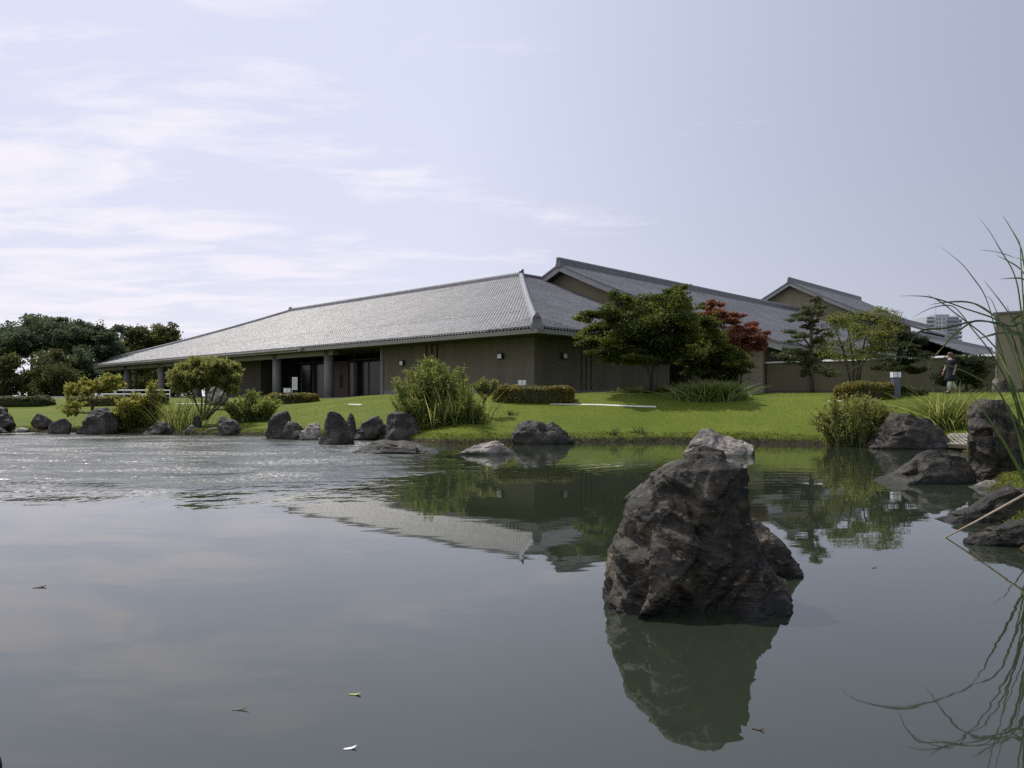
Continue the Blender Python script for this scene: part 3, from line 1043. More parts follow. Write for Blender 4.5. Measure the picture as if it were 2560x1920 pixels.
# ------------------------------------------------------------------ gabled wings behind
def gabled(name, label, tv_, tw_, tend, ug, half_r, half_l, zr, zfun, zeave, wall_z0, uw0, uw1, matw, pitch, row, cap, seed):
    """gable facing the pond front: verge at tv_, wall at tw_, ridge along R at u = ug"""
    o = thing(name, label, 'building')
    rf = MB()
    for sgn, half in ((-1, half_r), (1, half_l)):
        q = np.linspace(0, half, 11)
        for i in range(10):
            ua, ub = ug + sgn * (half - q[i]), ug + sgn * (half - q[i + 1])
            off = (half_r - half) if half < half_r else 0
            za, zb = float(zfun(q[i] + off)) - 0.05, float(zfun(q[i + 1] + off)) - 0.05
            rf.add([W(tv_, ua, za), W(tend, ua, za), W(tend, ub, zb), W(tv_, ub, zb)], [(0, 1, 2, 3)] if sgn < 0 else [(0, 3, 2, 1)])
            rf.add([W(tv_ + 0.1, ua, za - 0.22), W(tend, ua, za - 0.22), W(tend, ub, zb - 0.22), W(tv_ + 0.1, ub, zb - 0.22)], [(0, 3, 2, 1)] if sgn < 0 else [(0, 1, 2, 3)])
    ro = rf.build('roof', M['underlay'], o)
    O = E0 + Ld * (ug - half_r)
    tv, tf, _ = tile_field(O, Rd, Ld, zfun, lambda v: tv_, lambda v: tend, half_r, pitch, row, seed)
    tag(link('roof_tiling', mesh_np('roof_tiling', tv, tf, np.repeat(rng.uniform(0, 1, len(tf) // 8), 8)), M['tile_field'], ro), kind='stuff')
    # verge boards with a dark tile edge on top
    for sgn, half in ((-1, half_r), (1, half_l)):
        vb, ve = MB(), MB()
        q = np.linspace(0, half, 13)
        off = (half_r - half)
        for i in range(12):
            ua, ub = ug + sgn * (half - q[i]), ug + sgn * (half - q[i + 1])
            za, zb = float(zfun(q[i] + off)) - 0.07, float(zfun(q[i + 1] + off)) - 0.07
            hw = 0.42
            vb.hexa([W(tv_ - 0.02, ua, za - hw), W(tv_ + 0.1, ua, za - hw), W(tv_ + 0.1, ub, zb - hw), W(tv_ - 0.02, ub, zb - hw),
                     W(tv_ - 0.02, ua, za), W(tv_ + 0.1, ua, za), W(tv_ + 0.1, ub, zb), W(tv_ - 0.02, ub, zb)])
            ve.hexa([W(tv_ - 0.10, ua, za + 0.004), W(tv_ + 0.2, ua, za + 0.004), W(tv_ + 0.2, ub, zb + 0.004), W(tv_ - 0.10, ub, zb + 0.004),
                     W(tv_ - 0.10, ua, za + 0.17), W(tv_ + 0.2, ua, za + 0.17), W(tv_ + 0.2, ub, zb + 0.17), W(tv_ - 0.10, ub, zb + 0.17)])
        vb.build('verge_board', M['verge'], o)
        ve.build('verge_tile_edge', M['tile_dark'], ro)
    ea = ug - half_r
    MB().bbox(tv_ + 0.11, tend, ea, ea + 0.1, float(zfun(0)) - 0.3, float(zfun(0)) - 0.055).build('fascia', M['fascia'], o)
    hc = MB()
    ridge_cap(hc, W(tv_ - 0.05, ug, zr), W(tend + 0.1, ug, zr), cap * 1.0, cap * 1.25)
    hc.build('ridge_cap', M['tile_dark'], ro)
    demon_tile('ridge_end_tile', W(tv_ - 0.05, ug, zr + 0.05), -Rd, ro, cap * 1.55)
    # gable wall
    gw = MB()
    n_ = 24
    uu = np.linspace(uw0, uw1, n_ + 1)

    def ztop(u_):
        v = half_r - (ug - u_) if u_ < ug else half_r - (u_ - ug)
        return float(zfun(v)) - 0.24
    for i in range(n_):
        a, b2 = uu[i], uu[i + 1]
        gw.hexa([W(tw_, a, wall_z0), W(tw_ + 0.3, a, wall_z0), W(tw_ + 0.3, b2, wall_z0), W(tw_, b2, wall_z0),
                 W(tw_, a, ztop(a)), W(tw_ + 0.3, a, ztop(a)), W(tw_ + 0.3, b2, ztop(b2)), W(tw_, b2, ztop(b2))])
    gw.build('gable_wall', matw, o)
    sw = MB()
    sw.bbox(tw_ + 0.302, tend - 0.5, uw0, uw0 + 0.3, wall_z0, ztop(uw0) - 0.01)
    sw.bbox(tw_ + 0.302, tend - 0.5, uw1 - 0.3, uw1, wall_z0, ztop(uw1) - 0.01)
    sw.bbox(tend - 0.8, tend - 0.502, uw0 + 0.302, uw1 - 0.302, wall_z0, zeave)
    sw.build('side_wall', M['dark_plaster'], o)
    return o


z2 = slope(4.95, 7.13, 18.23, 0.80)
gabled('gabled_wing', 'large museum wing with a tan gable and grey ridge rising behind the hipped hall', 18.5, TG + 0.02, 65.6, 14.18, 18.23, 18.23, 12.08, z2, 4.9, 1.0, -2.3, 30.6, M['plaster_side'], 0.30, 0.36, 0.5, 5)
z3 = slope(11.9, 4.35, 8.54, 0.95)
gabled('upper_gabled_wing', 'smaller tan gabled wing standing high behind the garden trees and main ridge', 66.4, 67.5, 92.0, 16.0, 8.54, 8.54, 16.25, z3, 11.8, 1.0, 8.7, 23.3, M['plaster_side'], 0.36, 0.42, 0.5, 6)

# low annex roofs seen past the upper wing
ann = thing('low_annex', 'low grey tiled annex roof sloping down behind the garden wall', 'building')
zf = slope(4.3, 3.8, 9.0, 1.0)
rf = MB()
rf.add([W(61, -9, 4.25), W(98, -9, 4.25), W(98, 0, 8.05), W(61, 0, 8.05)], [(0, 1, 2, 3)])
rf.add([W(61, 0, 8.05), W(98, 0, 8.05), W(98, 9, 4.25), W(61, 9, 4.25)], [(0, 1, 2, 3)])
ro = rf.build('roof', M['underlay'], ann)
tv, tf, _ = tile_field(E0 + Ld * (-9), Rd, Ld, zf, lambda v: 61, lambda v: 98, 9.0, 0.4, 0.5, 8)
tag(link('roof_tiling', mesh_np('roof_tiling', tv, tf, np.repeat(rng.uniform(0, 1, len(tf) // 8), 8)), M['tile_field'], ro), kind='stuff')
hc = MB()
ridge_cap(hc, W(60.8, 0, 8.08), W(98.2, 0, 8.08), 0.5, 0.55)
hc.build('ridge_cap', M['tile_dark'], ro)
MB().bbox(62, 97, -7.6, 7.6, 1.0, 4.7).build('wall', M['plaster_side'], ann)
ann2 = thing('annex_upper_storey', 'short flat-edged dark roof above the low annex beside the upper wing', 'building')
p0 = pt(2258, 806, 92)
tq, uq = float(np.dot(p0[:2] - E0, Rd)), float(np.dot(p0[:2] - E0, Ld))
rf = MB()
rf.hexa([W(tq, uq - 3.2, p0[2] - 1.5), W(tq + 11, uq - 3.2, p0[2] - 1.5), W(tq + 11, uq, p0[2] - 0.3), W(tq, uq, p0[2] - 0.3),
         W(tq, uq - 3.2, p0[2] - 1.25), W(tq + 11, uq - 3.2, p0[2] - 1.25), W(tq + 11, uq, p0[2]), W(tq, uq, p0[2])])
ro = rf.build('roof', M['tile_dark'], ann2)
hc = MB()
ridge_cap(hc, W(tq, uq, p0[2]), W(tq + 11, uq, p0[2]), 0.45, 0.5)
hc.build('ridge_cap', M['tile_dark'], ro)
MB().bbox(tq + 0.5, tq + 10, uq - 2.2, uq + 3, 1.0, p0[2] - 1.2).build('wall', M['dark_plaster'], ann2)

# garden wall and boundary wall
gwl = thing('garden_wall', 'olive plaster garden wall with a pale sunlit coping behind the pruned trees', 'wall')
for i, u0 in enumerate(np.arange(-2.4, -16.0, -2.72)):
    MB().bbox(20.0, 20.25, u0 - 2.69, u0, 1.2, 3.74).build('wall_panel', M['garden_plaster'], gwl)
MB().bbox(20.04, 20.21, -16.0, -2.4, 1.2, 3.72).build('wall_core', M['dark_plaster'], gwl)
cp = MB()
c8 = []
cp.hexa([W(19.86, -16.1, 3.745), W(20.4, -16.1, 3.745), W(20.4, -2.35, 3.745), W(19.86, -2.35, 3.745), W(19.90, -16.1, 3.84), W(20.36, -16.1, 3.88), W(20.36, -2.35, 3.88), W(19.90, -2.35, 3.84)])
cp.build('coping', M['coping'], gwl)
MB().bbox(19.97, 19.997, -16.0, -2.4, 1.2, 1.95).build('plinth', M['dark_plaster'], gwl)
bw = thing('boundary_building', 'tall plain olive plaster block behind the cattails with a thin dark cap', 'building')
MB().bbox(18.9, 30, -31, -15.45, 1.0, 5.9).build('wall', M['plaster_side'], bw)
MB().bbox(18.8, 30.1, -31.1, -15.35, 5.903, 6.0).build('roof_cap', M['tile_dark'], bw)
MB().bbox(18.84, 18.897, -15.51, -15.44, 1.0, 5.895).build('corner_trim', M['verge'], bw)
MB().bbox(18.85, 18.897, -31, -15.53, 1.0, 1.95).build('plinth', M['dark_plaster'], bw)

# ------------------------------------------------------------------ apartment block far away
apt = thing('apartment_block', 'distant pale grey apartment tower with stacked balconies beyond the annex roofs', 'building')
D = 550.0
xl, xr = (2316 - CX) * D / F, (2398 - CX) * D / F
xr2 = (2428 - CX) * D / F
zt = EYE + (HY - 792) * D / F
ap = MB()
ap.box(xl, xr, D, D + 18, 0, zt)
ap.build('front_block', M['apt'], apt)
ap = MB()
ap.hexa([(xr + 0.02, D + 1, 0), (xr2 - 1.5, D + 16, 0), (xr2 - 1.5, D + 26, 0), (xr + 0.02, D + 18, 0), (xr + 0.02, D + 1, zt + 1.5), (xr2 - 1.5, D + 16, zt + 1.5), (xr2 - 1.5, D + 26, zt + 1.5), (xr + 0.02, D + 18, zt + 1.5)])
ap.build('side_block', M['apt_dark'], apt)
MB().box(xl + 9, xr - 5, D + 4, D + 12, zt + 0.01, zt + 2.2).build('roof_housing', M['apt_dark'], apt)
MB().tube([(xl + 11.5, D + 8, zt + 2), (xl + 11.5, D + 8, zt + 15)], [0.15, 0.08], 6).build('antenna', M['apt_dark'], apt)
nfl = 11
for k in range(nfl):
    z = zt - 3.0 * (k + 1)
    # corner balcony on the left bay
    bal = MB()
    bal.box(xl - 0.6, xl + 6.0, D - 1.4, D - 0.01, z, z + 1.15)
    bal.build('balcony', M['apt'], apt)
    MB().box(xl + 1.0, xl + 5.6, D - 0.12, D - 0.015, z + 1.2, z + 2.6).build('window', M['apt_glass'], apt)
    for wx in (7.6, 9.6, 12.6):
        MB().box(xl + wx, xl + wx + 1.0, D - 0.10, D - 0.01, z + 0.8, z + 2.3).build('window', M['apt_glass'], apt)
    MB().box(xl + 15.4, xr - 0.8, D - 0.12, D - 0.01, z + 1.25, z + 2.5).build('window', M['apt_glass'], apt)
    bal = MB()
    bal.box(xl + 14.8, xr - 0.2, D - 1.3, D - 0.012, z, z + 1.1)
    bal.build('balcony', M['apt_dark'], apt)
    # angled balconies on the side
    q0, q1 = np.array([xr + 0.6, D + 0.2]), np.array([xr2, D + 15])
    nn = np.array([q1[1] - q0[1], -(q1[0] - q0[0])])
    nn /= np.linalg.norm(nn)
    bal = MB()
    a0, a1 = q0 + nn * 0.05, q1 + nn * 0.05
    b0, b1 = q0 + nn * 1.5, q1 + nn * 1.5
    bal.hexa([(*a0, z), (*b0, z), (*b1, z), (*a1, z), (*a0, z + 1.2), (*b0, z + 1.2), (*b1, z + 1.2), (*a1, z + 1.2)])
    bal.build('balcony', M['apt_dark'], apt)


# ------------------------------------------------------------------ rocks
_ico = {}


def facets(p, scale, r, tilt=0.5, step=0.12):
    """piecewise flat breaks: every point takes the tilted plane of its nearest seed"""
    lo, hi = p.min(0), p.max(0)
    n_ = int(min(500, max(14, np.prod((hi - lo) / scale) * 0.6)))
    sd = r.uniform(lo, hi, (n_, 3))
    dr_ = r.normal(size=(n_, 3))
    of = r.normal(0, step, n_) * scale
    out = np.empty(len(p))
    for i in range(0, len(p), 6000):
        q = p[i:i + 6000]
        dd = np.linalg.norm((q[:, None] - sd[None]) * np.array([1, 1, 0.75]), axis=2)
        k = dd.argmin(1)
        out[i:i + 6000] = ((q - sd[k]) * dr_[k]).sum(1) * tilt + of[k]
    return np.clip(out, -scale * 0.6, scale * 0.6)




def ico(sub):
    if sub not in _ico:
        bm = bmesh.new()
        bmesh.ops.create_icosphere(bm, subdivisions=sub, radius=1.0)
        bm.verts.ensure_lookup_table()
        v = np.array([q.co[:] for q in bm.verts])
        f = np.array([[q.index for q in fc.verts] for fc in bm.faces])
        bm.free()
        _ico[sub] = (v, f)
    return _ico[sub]


def rock(label, x0, x1, ytop, ybase, d, prof=None, depth=0.7, mat='rock', seed=1, sub=5, rough=1.0, group=None, sink=0.35, lean=0.0):
    """rock between photo columns x0..x1, crest row ytop, foot row ybase, at distance d; prof: crest height across it, left to right"""
    r = np.random.default_rng(seed)
    v, f = ico(sub)
    v = v.copy()
    # rounded block, then random flats
    e = 0.62
    v = np.sign(v) * np.abs(v) ** e
    v /= np.max(np.abs(v), axis=0)
    for _ in range(16):
        nrm = r.normal(size=3)
        nrm[2] *= 0.7
        nrm /= np.linalg.norm(nrm)
        c = r.uniform(0.72, 0.98)
        s = v @ nrm
        over = np.maximum(s - c, 0)
        v -= over[:, None] * nrm[None] * 0.9
    hw = (x1 - x0) / 2 * d / F
    zb = EYE + (HY - ybase) * d / F
    ht = EYE + (HY - ytop) * d / F - zb
    prof = prof or [0.45, 0.8, 1.0, 0.9, 0.5]
    xs = np.linspace(-1, 1, len(prof))
    v[:, 0] /= np.abs(v[:, 0]).max()
    pz = np.interp(v[:, 0], xs, prof)
    up = v[:, 2] > 0
    tops = v[:, 2].max()
    z = np.where(up, v[:, 2] / tops * pz, v[:, 2] * sink)
    x = v[:, 0] * hw
    y = v[:, 1] * hw * depth * (1 - 0.35 * np.clip(z, 0, 1)) + lean * z * ht
    q = np.stack([x, y, z * ht], -1)
    sc_ = min(hw, max(ht, hw * 0.5))
    cen = np.array([0, 0, ht * 0.15])
    dirv = (q - cen)
    dirv /= np.linalg.norm(dirv, axis=1)[:, None] + 1e-9
    off = r.uniform(0, 100, 3)
    st = np.array([1.0, 1.0, 1.9])
    n1_ = fbm(q * st * 1.6 / sc_ + off, 4, 0.5, True) - 0.6
    n2_ = fbm(q * st * 5.0 / sc_ + off, 3, 0.55, True) - 0.6
    warp = q + 0.12 * sc_ * np.stack([vnoise(q * 4 / sc_ + off + 31 * a_) - 0.5 for a_ in range(3)], -1)
    fct = facets(warp, sc_ * 0.55, r, 0.42, 0.10) + 0.6 * facets(warp, sc_ * 0.25, r, 0.4, 0.10)
    q = q + dirv * ((n1_ * 0.26 + n2_ * 0.10) * sc_ * rough + fct * (0.55 if sub > 5 else 0.36) * rough)[:, None]
    # keep the measured outline
    q[:, 0] = (q[:, 0] - q[:, 0].min()) / (q[:, 0].max() - q[:, 0].min()) * 2 * hw - hw
    q[:, 2] *= ht / q[:, 2].max()
    cx = ((x0 + x1) / 2 - CX) * d / F
    me = mesh_np('rock', q, f)
    o = link('rock', me, M[mat], None, True)
    o.location = (cx, d, zb)
    return tag(o, label, 'rock', group)


def rock_loft(label, levels, ytop, ybase, d, depth, mat, seed, nth=170, nz=120, rough=1.0, expo=2.5, lean=0.0):
    """rock whose left and right outline is given row by row: (row, left column, right column)"""
    r = np.random.default_rng(seed)
    lv = sorted(levels)
    rows = np.array([q[0] for q in lv], float)
    lf = np.array([q[1] for q in lv], float)
    rt = np.array([q[2] for q in lv], float)
    yb = rows[-1]
    zz = np.linspace(0, 1, nz)
    rr = ytop + (yb - ytop) * zz
    xl_, xr_ = np.interp(rr, rows, lf), np.interp(rr, rows, rt)
    c = ((xl_ + xr_) / 2 - CX) * d / F
    hw = (xr_ - xl_) / 2 * d / F
    z = EYE + (HY - rr) * d / F
    hmax = hw.max()
    hd = hw * depth
    th = np.linspace(0, 2 * math.pi, nth, endpoint=False)
    ct, s_ = np.cos(th), np.sin(th)
    k = (np.abs(ct) ** expo + np.abs(s_) ** expo) ** (-1 / expo)
    X = c[:, None] + hw[:, None] * (ct * k)[None]
    Y = hd[:, None] * (s_ * k)[None] + (lean * (z - z[-1]))[:, None]
    Z = np.repeat(z[:, None], nth, 1)
    P_ = np.stack([X, Y, Z], -1).reshape(-1, 3)
    cen = np.stack([np.repeat(c[:, None], nth, 1), np.repeat((lean * (z - z[-1]))[:, None], nth, 1), Z - 0.15], -1).reshape(-1, 3)
    dirv = P_ - cen
    dirv /= np.linalg.norm(dirv, axis=1)[:, None] + 1e-9
    off = r.uniform(0, 50, 3)
    amp = np.repeat(np.clip(hw / hmax, 0.25, 1), nth)
    rot = np.array([[0.9, 0.2, 0.38], [-0.15, 0.97, -0.15], [-0.4, 0.08, 0.91]])
    q = (P_ @ rot) * np.array([1, 1, 1.5])
    a1 = fbm(q * 1.7 / hmax + off, 4, 0.5, True) - 0.62
    a2 = fbm(q * 5.5 / hmax + off, 4, 0.55, True) - 0.62
    # terraced breaks make flat facets with sharp edges
    t = fbm(q * 2.6 / hmax + off + 9, 3, 0.5)
    terr = (np.floor(t * 14) + sstep(0.7, 1.0, t * 14 % 1.0)) / 14 - 0.5
    a3 = fbm(q * 14 / hmax + off, 3, 0.6, True) - 0.62
    warp = P_ + 0.05 * hmax * np.stack([vnoise(P_ * 5 / hmax + off + 31 * a_) - 0.5 for a_ in range(3)], -1)
    fct = facets(warp, hmax * 0.62, r, 0.62, 0.10) + 0.75 * facets(warp, hmax * 0.27, r, 0.55, 0.10)
    P_ = P_ + dirv * ((a1 * 0.38 + a2 * 0.09 + a3 * 0.025 + terr * 0.28 - 0.06) * hmax * amp * rough + fct * 0.75 * amp * rough)[:, None]
    G_ = P_.reshape(nz, nth, 3)
    xs_ = G_[:, :, 0] / (1 + G_[:, :, 1] / d)               # keep the measured outline, row by row but smoothly
    win = max(9, nz // 9)
    ker = np.hanning(win + 2)[1:-1]
    ker /= ker.sum()

    def smooth(q):
        return np.convolve(np.pad(q, win // 2, mode='edge'), ker, mode='valid')[:len(q)]
    a_, b_ = smooth(xs_.min(1)), smooth(xs_.max(1))
    wt = np.clip(1 - np.arange(nz) / 14.0, 0, 1)              # the tip keeps its own width
    a_, b_ = a_ * (1 - wt) + xs_.min(1) * wt, b_ * (1 - wt) + xs_.max(1) * wt
    tl, tr_ = c - hw, c + hw
    nx_ = tl[:, None] + (xs_ - a_[:, None]) / (b_ - a_)[:, None] * (tr_ - tl)[:, None]
    G_[:, :, 0] = nx_ * (1 + G_[:, :, 1] / d)
    zc_, zt_ = z[-1], z[0]
    zm_ = G_[:, :, 2].max()
    G_[:, :, 2] = np.where(G_[:, :, 2] > zc_, zc_ + (G_[:, :, 2] - zc_) * (zt_ - zc_) / (zm_ - zc_), G_[:, :, 2])
    P_ = G_.reshape(-1, 3)
    idx = np.arange(nz * nth).reshape(nz, nth)
    nxt = np.roll(idx, -1, axis=1)
    f = np.stack([idx[:-1].ravel(), idx[1:].ravel(), nxt[1:].ravel(), nxt[:-1].ravel()], -1)
    top = len(P_)
    tp = P_[:nth].mean(0) + np.array([0, 0, 0.005])
    P_ = np.concatenate([P_, tp[None]])
    me = mesh_np('rock', P_, f)
    bm = bmesh.new()
    bm.from_mesh(me)
    bm.verts.ensure_lookup_table()
    for i in range(nth):
        bm.faces.new((bm.verts[i], bm.verts[(i + 1) % nth], bm.verts[top]))
    bmesh.ops.recalc_face_normals(bm, faces=bm.faces)
    bm.to_mesh(me)
    bm.free()
    o = link('rock', me, M[mat], None, True)
    o.location = (0, d, 0)
    return tag(o, label, 'rock')


def c6(x, y):
    return 1400 + x / 3.016, 1050 + y / 3.016


Lf = [(1060, 195), (930, 240), (895, 300), (760, 330), (690, 410), (640, 480), (510, 600), (490, 650), (460, 780), (430, 870), (360, 990), (340, 1180), (315, 1390), (300, 1480), (290, 1600)]
Rf = [(1110, 195), (1230, 240), (1290, 330), (1380, 370), (1425, 470), (1422, 600), (1440, 740), (1490, 900), (1590, 1080), (1700, 1240), (1750, 1330), (1770, 1480), (1780, 1600)]
rowsL = np.array([c6(*q)[1] for q in Lf])
colsL = np.array([c6(*q)[0] for q in Lf])
rowsR = np.array([c6(*q)[1] for q in Rf])
colsR = np.array([c6(*q)[0] for q in Rf])
lv = [(y, float(np.interp(y, rowsL, colsL)), float(np.interp(y, rowsR, colsR))) for y in np.linspace(1115, 1580, 34)]
rock_loft('large brown pointed rock standing in the still water nearest the viewer', lv, 1114, 1550, 5.85, 0.72, 'rock_brown', 3, 260, 190, 0.62, 2.4)
Lf = [(1440, 740), (1400, 900), (1380, 1100), (1380, 1300)]
Rf = [(1480, 745), (1530, 780), (1680, 900), (1770, 1050), (1838, 1150), (1850, 1300)]
rowsL = np.array([c6(*q)[1] for q in Lf])
colsL = np.array([c6(*q)[0] for q in Lf])
rowsR = np.array([c6(*q)[1] for q in Rf])
colsR = np.array([c6(*q)[0] for q in Rf])
lv = [(y, float(np.interp(y, rowsL, colsL)), float(np.interp(y, rowsR, colsR))) for y in np.linspace(1297, 1480, 16)]
rock_loft('dark sloping rock tucked behind the foot of the large pointed rock', lv, 1296, 1470, 6.7, 0.8, 'rock_brown', 8, 110, 80, 0.5)


def wd(y):
    return EYE * F / (y - HY)


SH = 'rocks along the pond edge'
rock('pale lichened rock just behind the top of the pointed rock', 1689, 1893, 1070, 1138, wd(1136), [0.3, 0.85, 1.0, 0.97, 0.78, 0.72, 0.74, 0.6], 0.75, 'rock_pale', 11, 6, 0.38, SH)
rock('blocky flat-topped dark rock on the water edge beside the tall reed bush', 1277, 1437, 1050, 1108, wd(1109), [0.75, 0.98, 1.0, 0.97, 0.95, 0.85, 0.55], 0.6, 'rock', 12, 5, 0.7, SH)
rock('low jagged pale rock in the water in front of the reed bush', 1143, 1295, 1100, 1134, wd(1134), [0.1, 0.45, 0.6, 0.8, 1.0, 0.95, 0.5], 0.7, 'rock_pale', 13, 5, 0.9, SH)
rock('long low whale-backed rock lying in the water', 876, 1101, 1099, 1132, wd(1131), [0.15, 0.7, 0.95, 1.0, 0.95, 0.85, 0.6, 0.25], 0.45, 'rock', 14, 5, 0.6, SH)
rock('big dark triangular rock standing in the shallows', 793, 890, 1027, 1107, wd(1110), [0.5, 0.85, 1.0, 0.92, 0.65, 0.45], 0.8, 'rock', 15, 5, 0.6, SH)
rock('small pointed rock peeping out behind the dark triangular rock', 862, 896, 1032, 1085, wd(1098), [0.6, 1.0, 0.8, 0.5], 0.9, 'rock', 16, 4, 0.7, SH)
rock('notched dark rock with a flat ledge top at the lawn edge', 660, 735, 1026, 1095, wd(1096), [0.6, 0.72, 0.95, 1.0, 0.95, 0.6], 0.8, 'rock', 17, 5, 0.7, SH)
rock('squat dark rock leaning against the notched ledge rock', 706, 760, 1053, 1096, wd(1098), [0.7, 1.0, 0.95, 0.85, 0.5], 0.8, 'rock', 18, 4, 0.7, SH)
rock('pale layered slab sloping into the water beside the triangular rock', 744, 802, 1056, 1096, wd(1099), [0.35, 0.5, 0.75, 0.9, 1.0], 0.7, 'rock_pale', 19, 5, 0.9, SH)
rock('slanting dark rock between the triangular rock and the square boulder', 884, 972, 1037, 1092, wd(1099), [0.3, 0.5, 0.75, 1.0, 0.95, 0.6], 0.7, 'rock', 20, 5, 0.7, SH)
rock('square-shouldered grey boulder at the left foot of the reed bush', 958, 1048, 1028, 1098, wd(1103), [0.55, 0.95, 1.0, 0.98, 0.95, 0.9], 0.7, 'rock', 21, 5, 0.5, SH)
rock('ridged dark rock sloping to the water below the willow bush', 538, 608, 1040, 1084, wd(1088), [0.85, 1.0, 0.85, 0.75, 0.6, 0.3], 0.7, 'rock', 22, 5, 0.8, SH)
rock('flat dark slab at the waterline under the willow stems', 503, 562, 1068, 1086, wd(1087), [0.3, 0.8, 1.0, 0.8, 0.5], 0.6, 'rock', 23, 4, 0.7, SH)
rock('thin low slab at the waterline between willow and humped rock', 452, 504, 1062, 1085, wd(1086), [0.2, 0.6, 0.9, 1.0, 0.7], 0.6, 'rock', 24, 4, 0.7, SH)
rock('small upright dark stone under the willow bush', 484, 505, 1038, 1072, wd(1084), [0.8, 1.0, 0.95, 0.8], 0.9, 'rock', 25, 4, 0.4, SH)
rock('humped lumpy grey rock at the waterline below the tangled shrubs', 358, 443, 1050, 1086, wd(1085), [0.2, 0.55, 0.85, 1.0, 0.8, 0.5], 0.7, 'rock', 26, 5, 0.9, SH)
rock('large dark domed rock with the yellow shrub growing over it', 194, 300, 1018, 1083, wd(1084), [0.3, 0.7, 0.92, 1.0, 0.98, 0.85, 0.6], 0.7, 'rock', 27, 5, 0.7, SH)
rock('cube-like dark rock with a slanting top on the grassy bank', 123, 179, 1044, 1082, wd(1084), [0.7, 0.85, 0.95, 1.0, 0.95], 0.7, 'rock', 28, 4, 0.4, SH)
rock('wide grey rock lying back on the lawn behind the cube-like rock', 78, 144, 1033, 1064, 32.6, [0.7, 1.0, 0.98, 0.85, 0.6, 0.4], 0.6, 'rock', 29, 5, 0.7, SH)
rock('grey rock cut by the picture edge above the shore', -45, 36, 1014, 1060, 32.5, [0.8, 1.0, 0.95, 0.8, 0.5], 0.7, 'rock', 30, 5, 0.6, SH)
rock('low black rock at the waterline in the far corner of the pond', -40, 22, 1062, 1084, wd(1083), [0.6, 1.0, 0.9, 0.5], 0.7, 'rock', 31, 4, 0.7, SH)
rock('flat brownish stepping slab on the shore by the corner rocks', 18, 72, 1068, 1081, wd(1081), [0.6, 0.9, 1.0, 0.8], 0.6, 'rock_pale', 32, 4, 0.4, SH)
rock('broad dark boulder beside the shore grasses and plastic bank grid', 2154, 2385, 1030, 1116, wd(1119), [0.30, 0.68, 0.80, 0.98, 1.0, 0.88, 0.78, 0.6, 0.3], 0.6, 'rock_bank', 33, 6, 0.6, SH)
rock('hollowed grey-brown rock reaching a flat tip into the water', 2192, 2445, 1125, 1206, wd(1205), [0.03, 0.2, 0.35, 0.88, 1.0, 0.98, 0.9, 0.8], 0.5, 'rock_bank', 34, 6, 0.5, SH)
lv = [(998, 2450, 2500), (1003, 2436, 2512), (1015, 2424, 2522), (1040, 2417, 2538), (1070, 2418, 2562), (1110, 2419, 2575), (1150, 2421, 2585), (1200, 2425, 2595), (1240, 2420, 2600)]
rock_loft('tall standing stone with a rounded top on the near bank', lv, 997, 1230, 14.0, 0.7, 'rock_bank', 35, 150, 110, 0.55, 2.8)
rock('small flat pale stone at the foot of the tall standing stone', 2424, 2545, 1200, 1222, wd(1220), [0.5, 0.9, 1.0, 0.8, 0.6], 0.6, 'rock_pale', 36, 4, 0.5, SH)
rock('dark sloping rock running into the water below the standing stone', 2345, 2650, 1212, 1300, wd(1300), [0.03, 0.28, 0.45, 0.85, 1.0, 0.98, 0.95, 0.9], 0.4, 'rock_bank', 37, 6, 0.5, SH)
rock('layered slab with overhanging lip under the dry reed stem', 2419, 2720, 1285, 1362, wd(1360), [0.25, 0.55, 0.72, 0.85, 1.0, 1.0, 0.9, 0.8], 0.45, 'rock_bank', 38, 6, 0.6, SH)
rock('dark rock tip at the bottom corner of the pond', -60, 7, 1868, 1935, 3.2, [0.5, 1.0, 0.9, 0.6], 0.8, 'rock', 39, 4, 0.5, SH)
rock('pale rough garden stone half hidden behind the willow bush', 508, 572, 955, 1000, 40.0, [0.6, 0.9, 1.0, 0.8, 0.7], 0.7, 'rock_pale', 40, 5, 0.9)
blk = rock('upright split stone post on the lawn by the boundary building', 2480, 2498, 946, 984, 34.0, [0.95, 1.0, 0.98, 1.0], 0.9, 'rock_pale', 41, 4, 0.25)
blk = rock('dark squat stone set beside the split stone post', 2498, 2520, 949, 984, 34.3, [0.9, 1.0, 0.95, 0.9], 0.9, 'rock', 42, 4, 0.35)


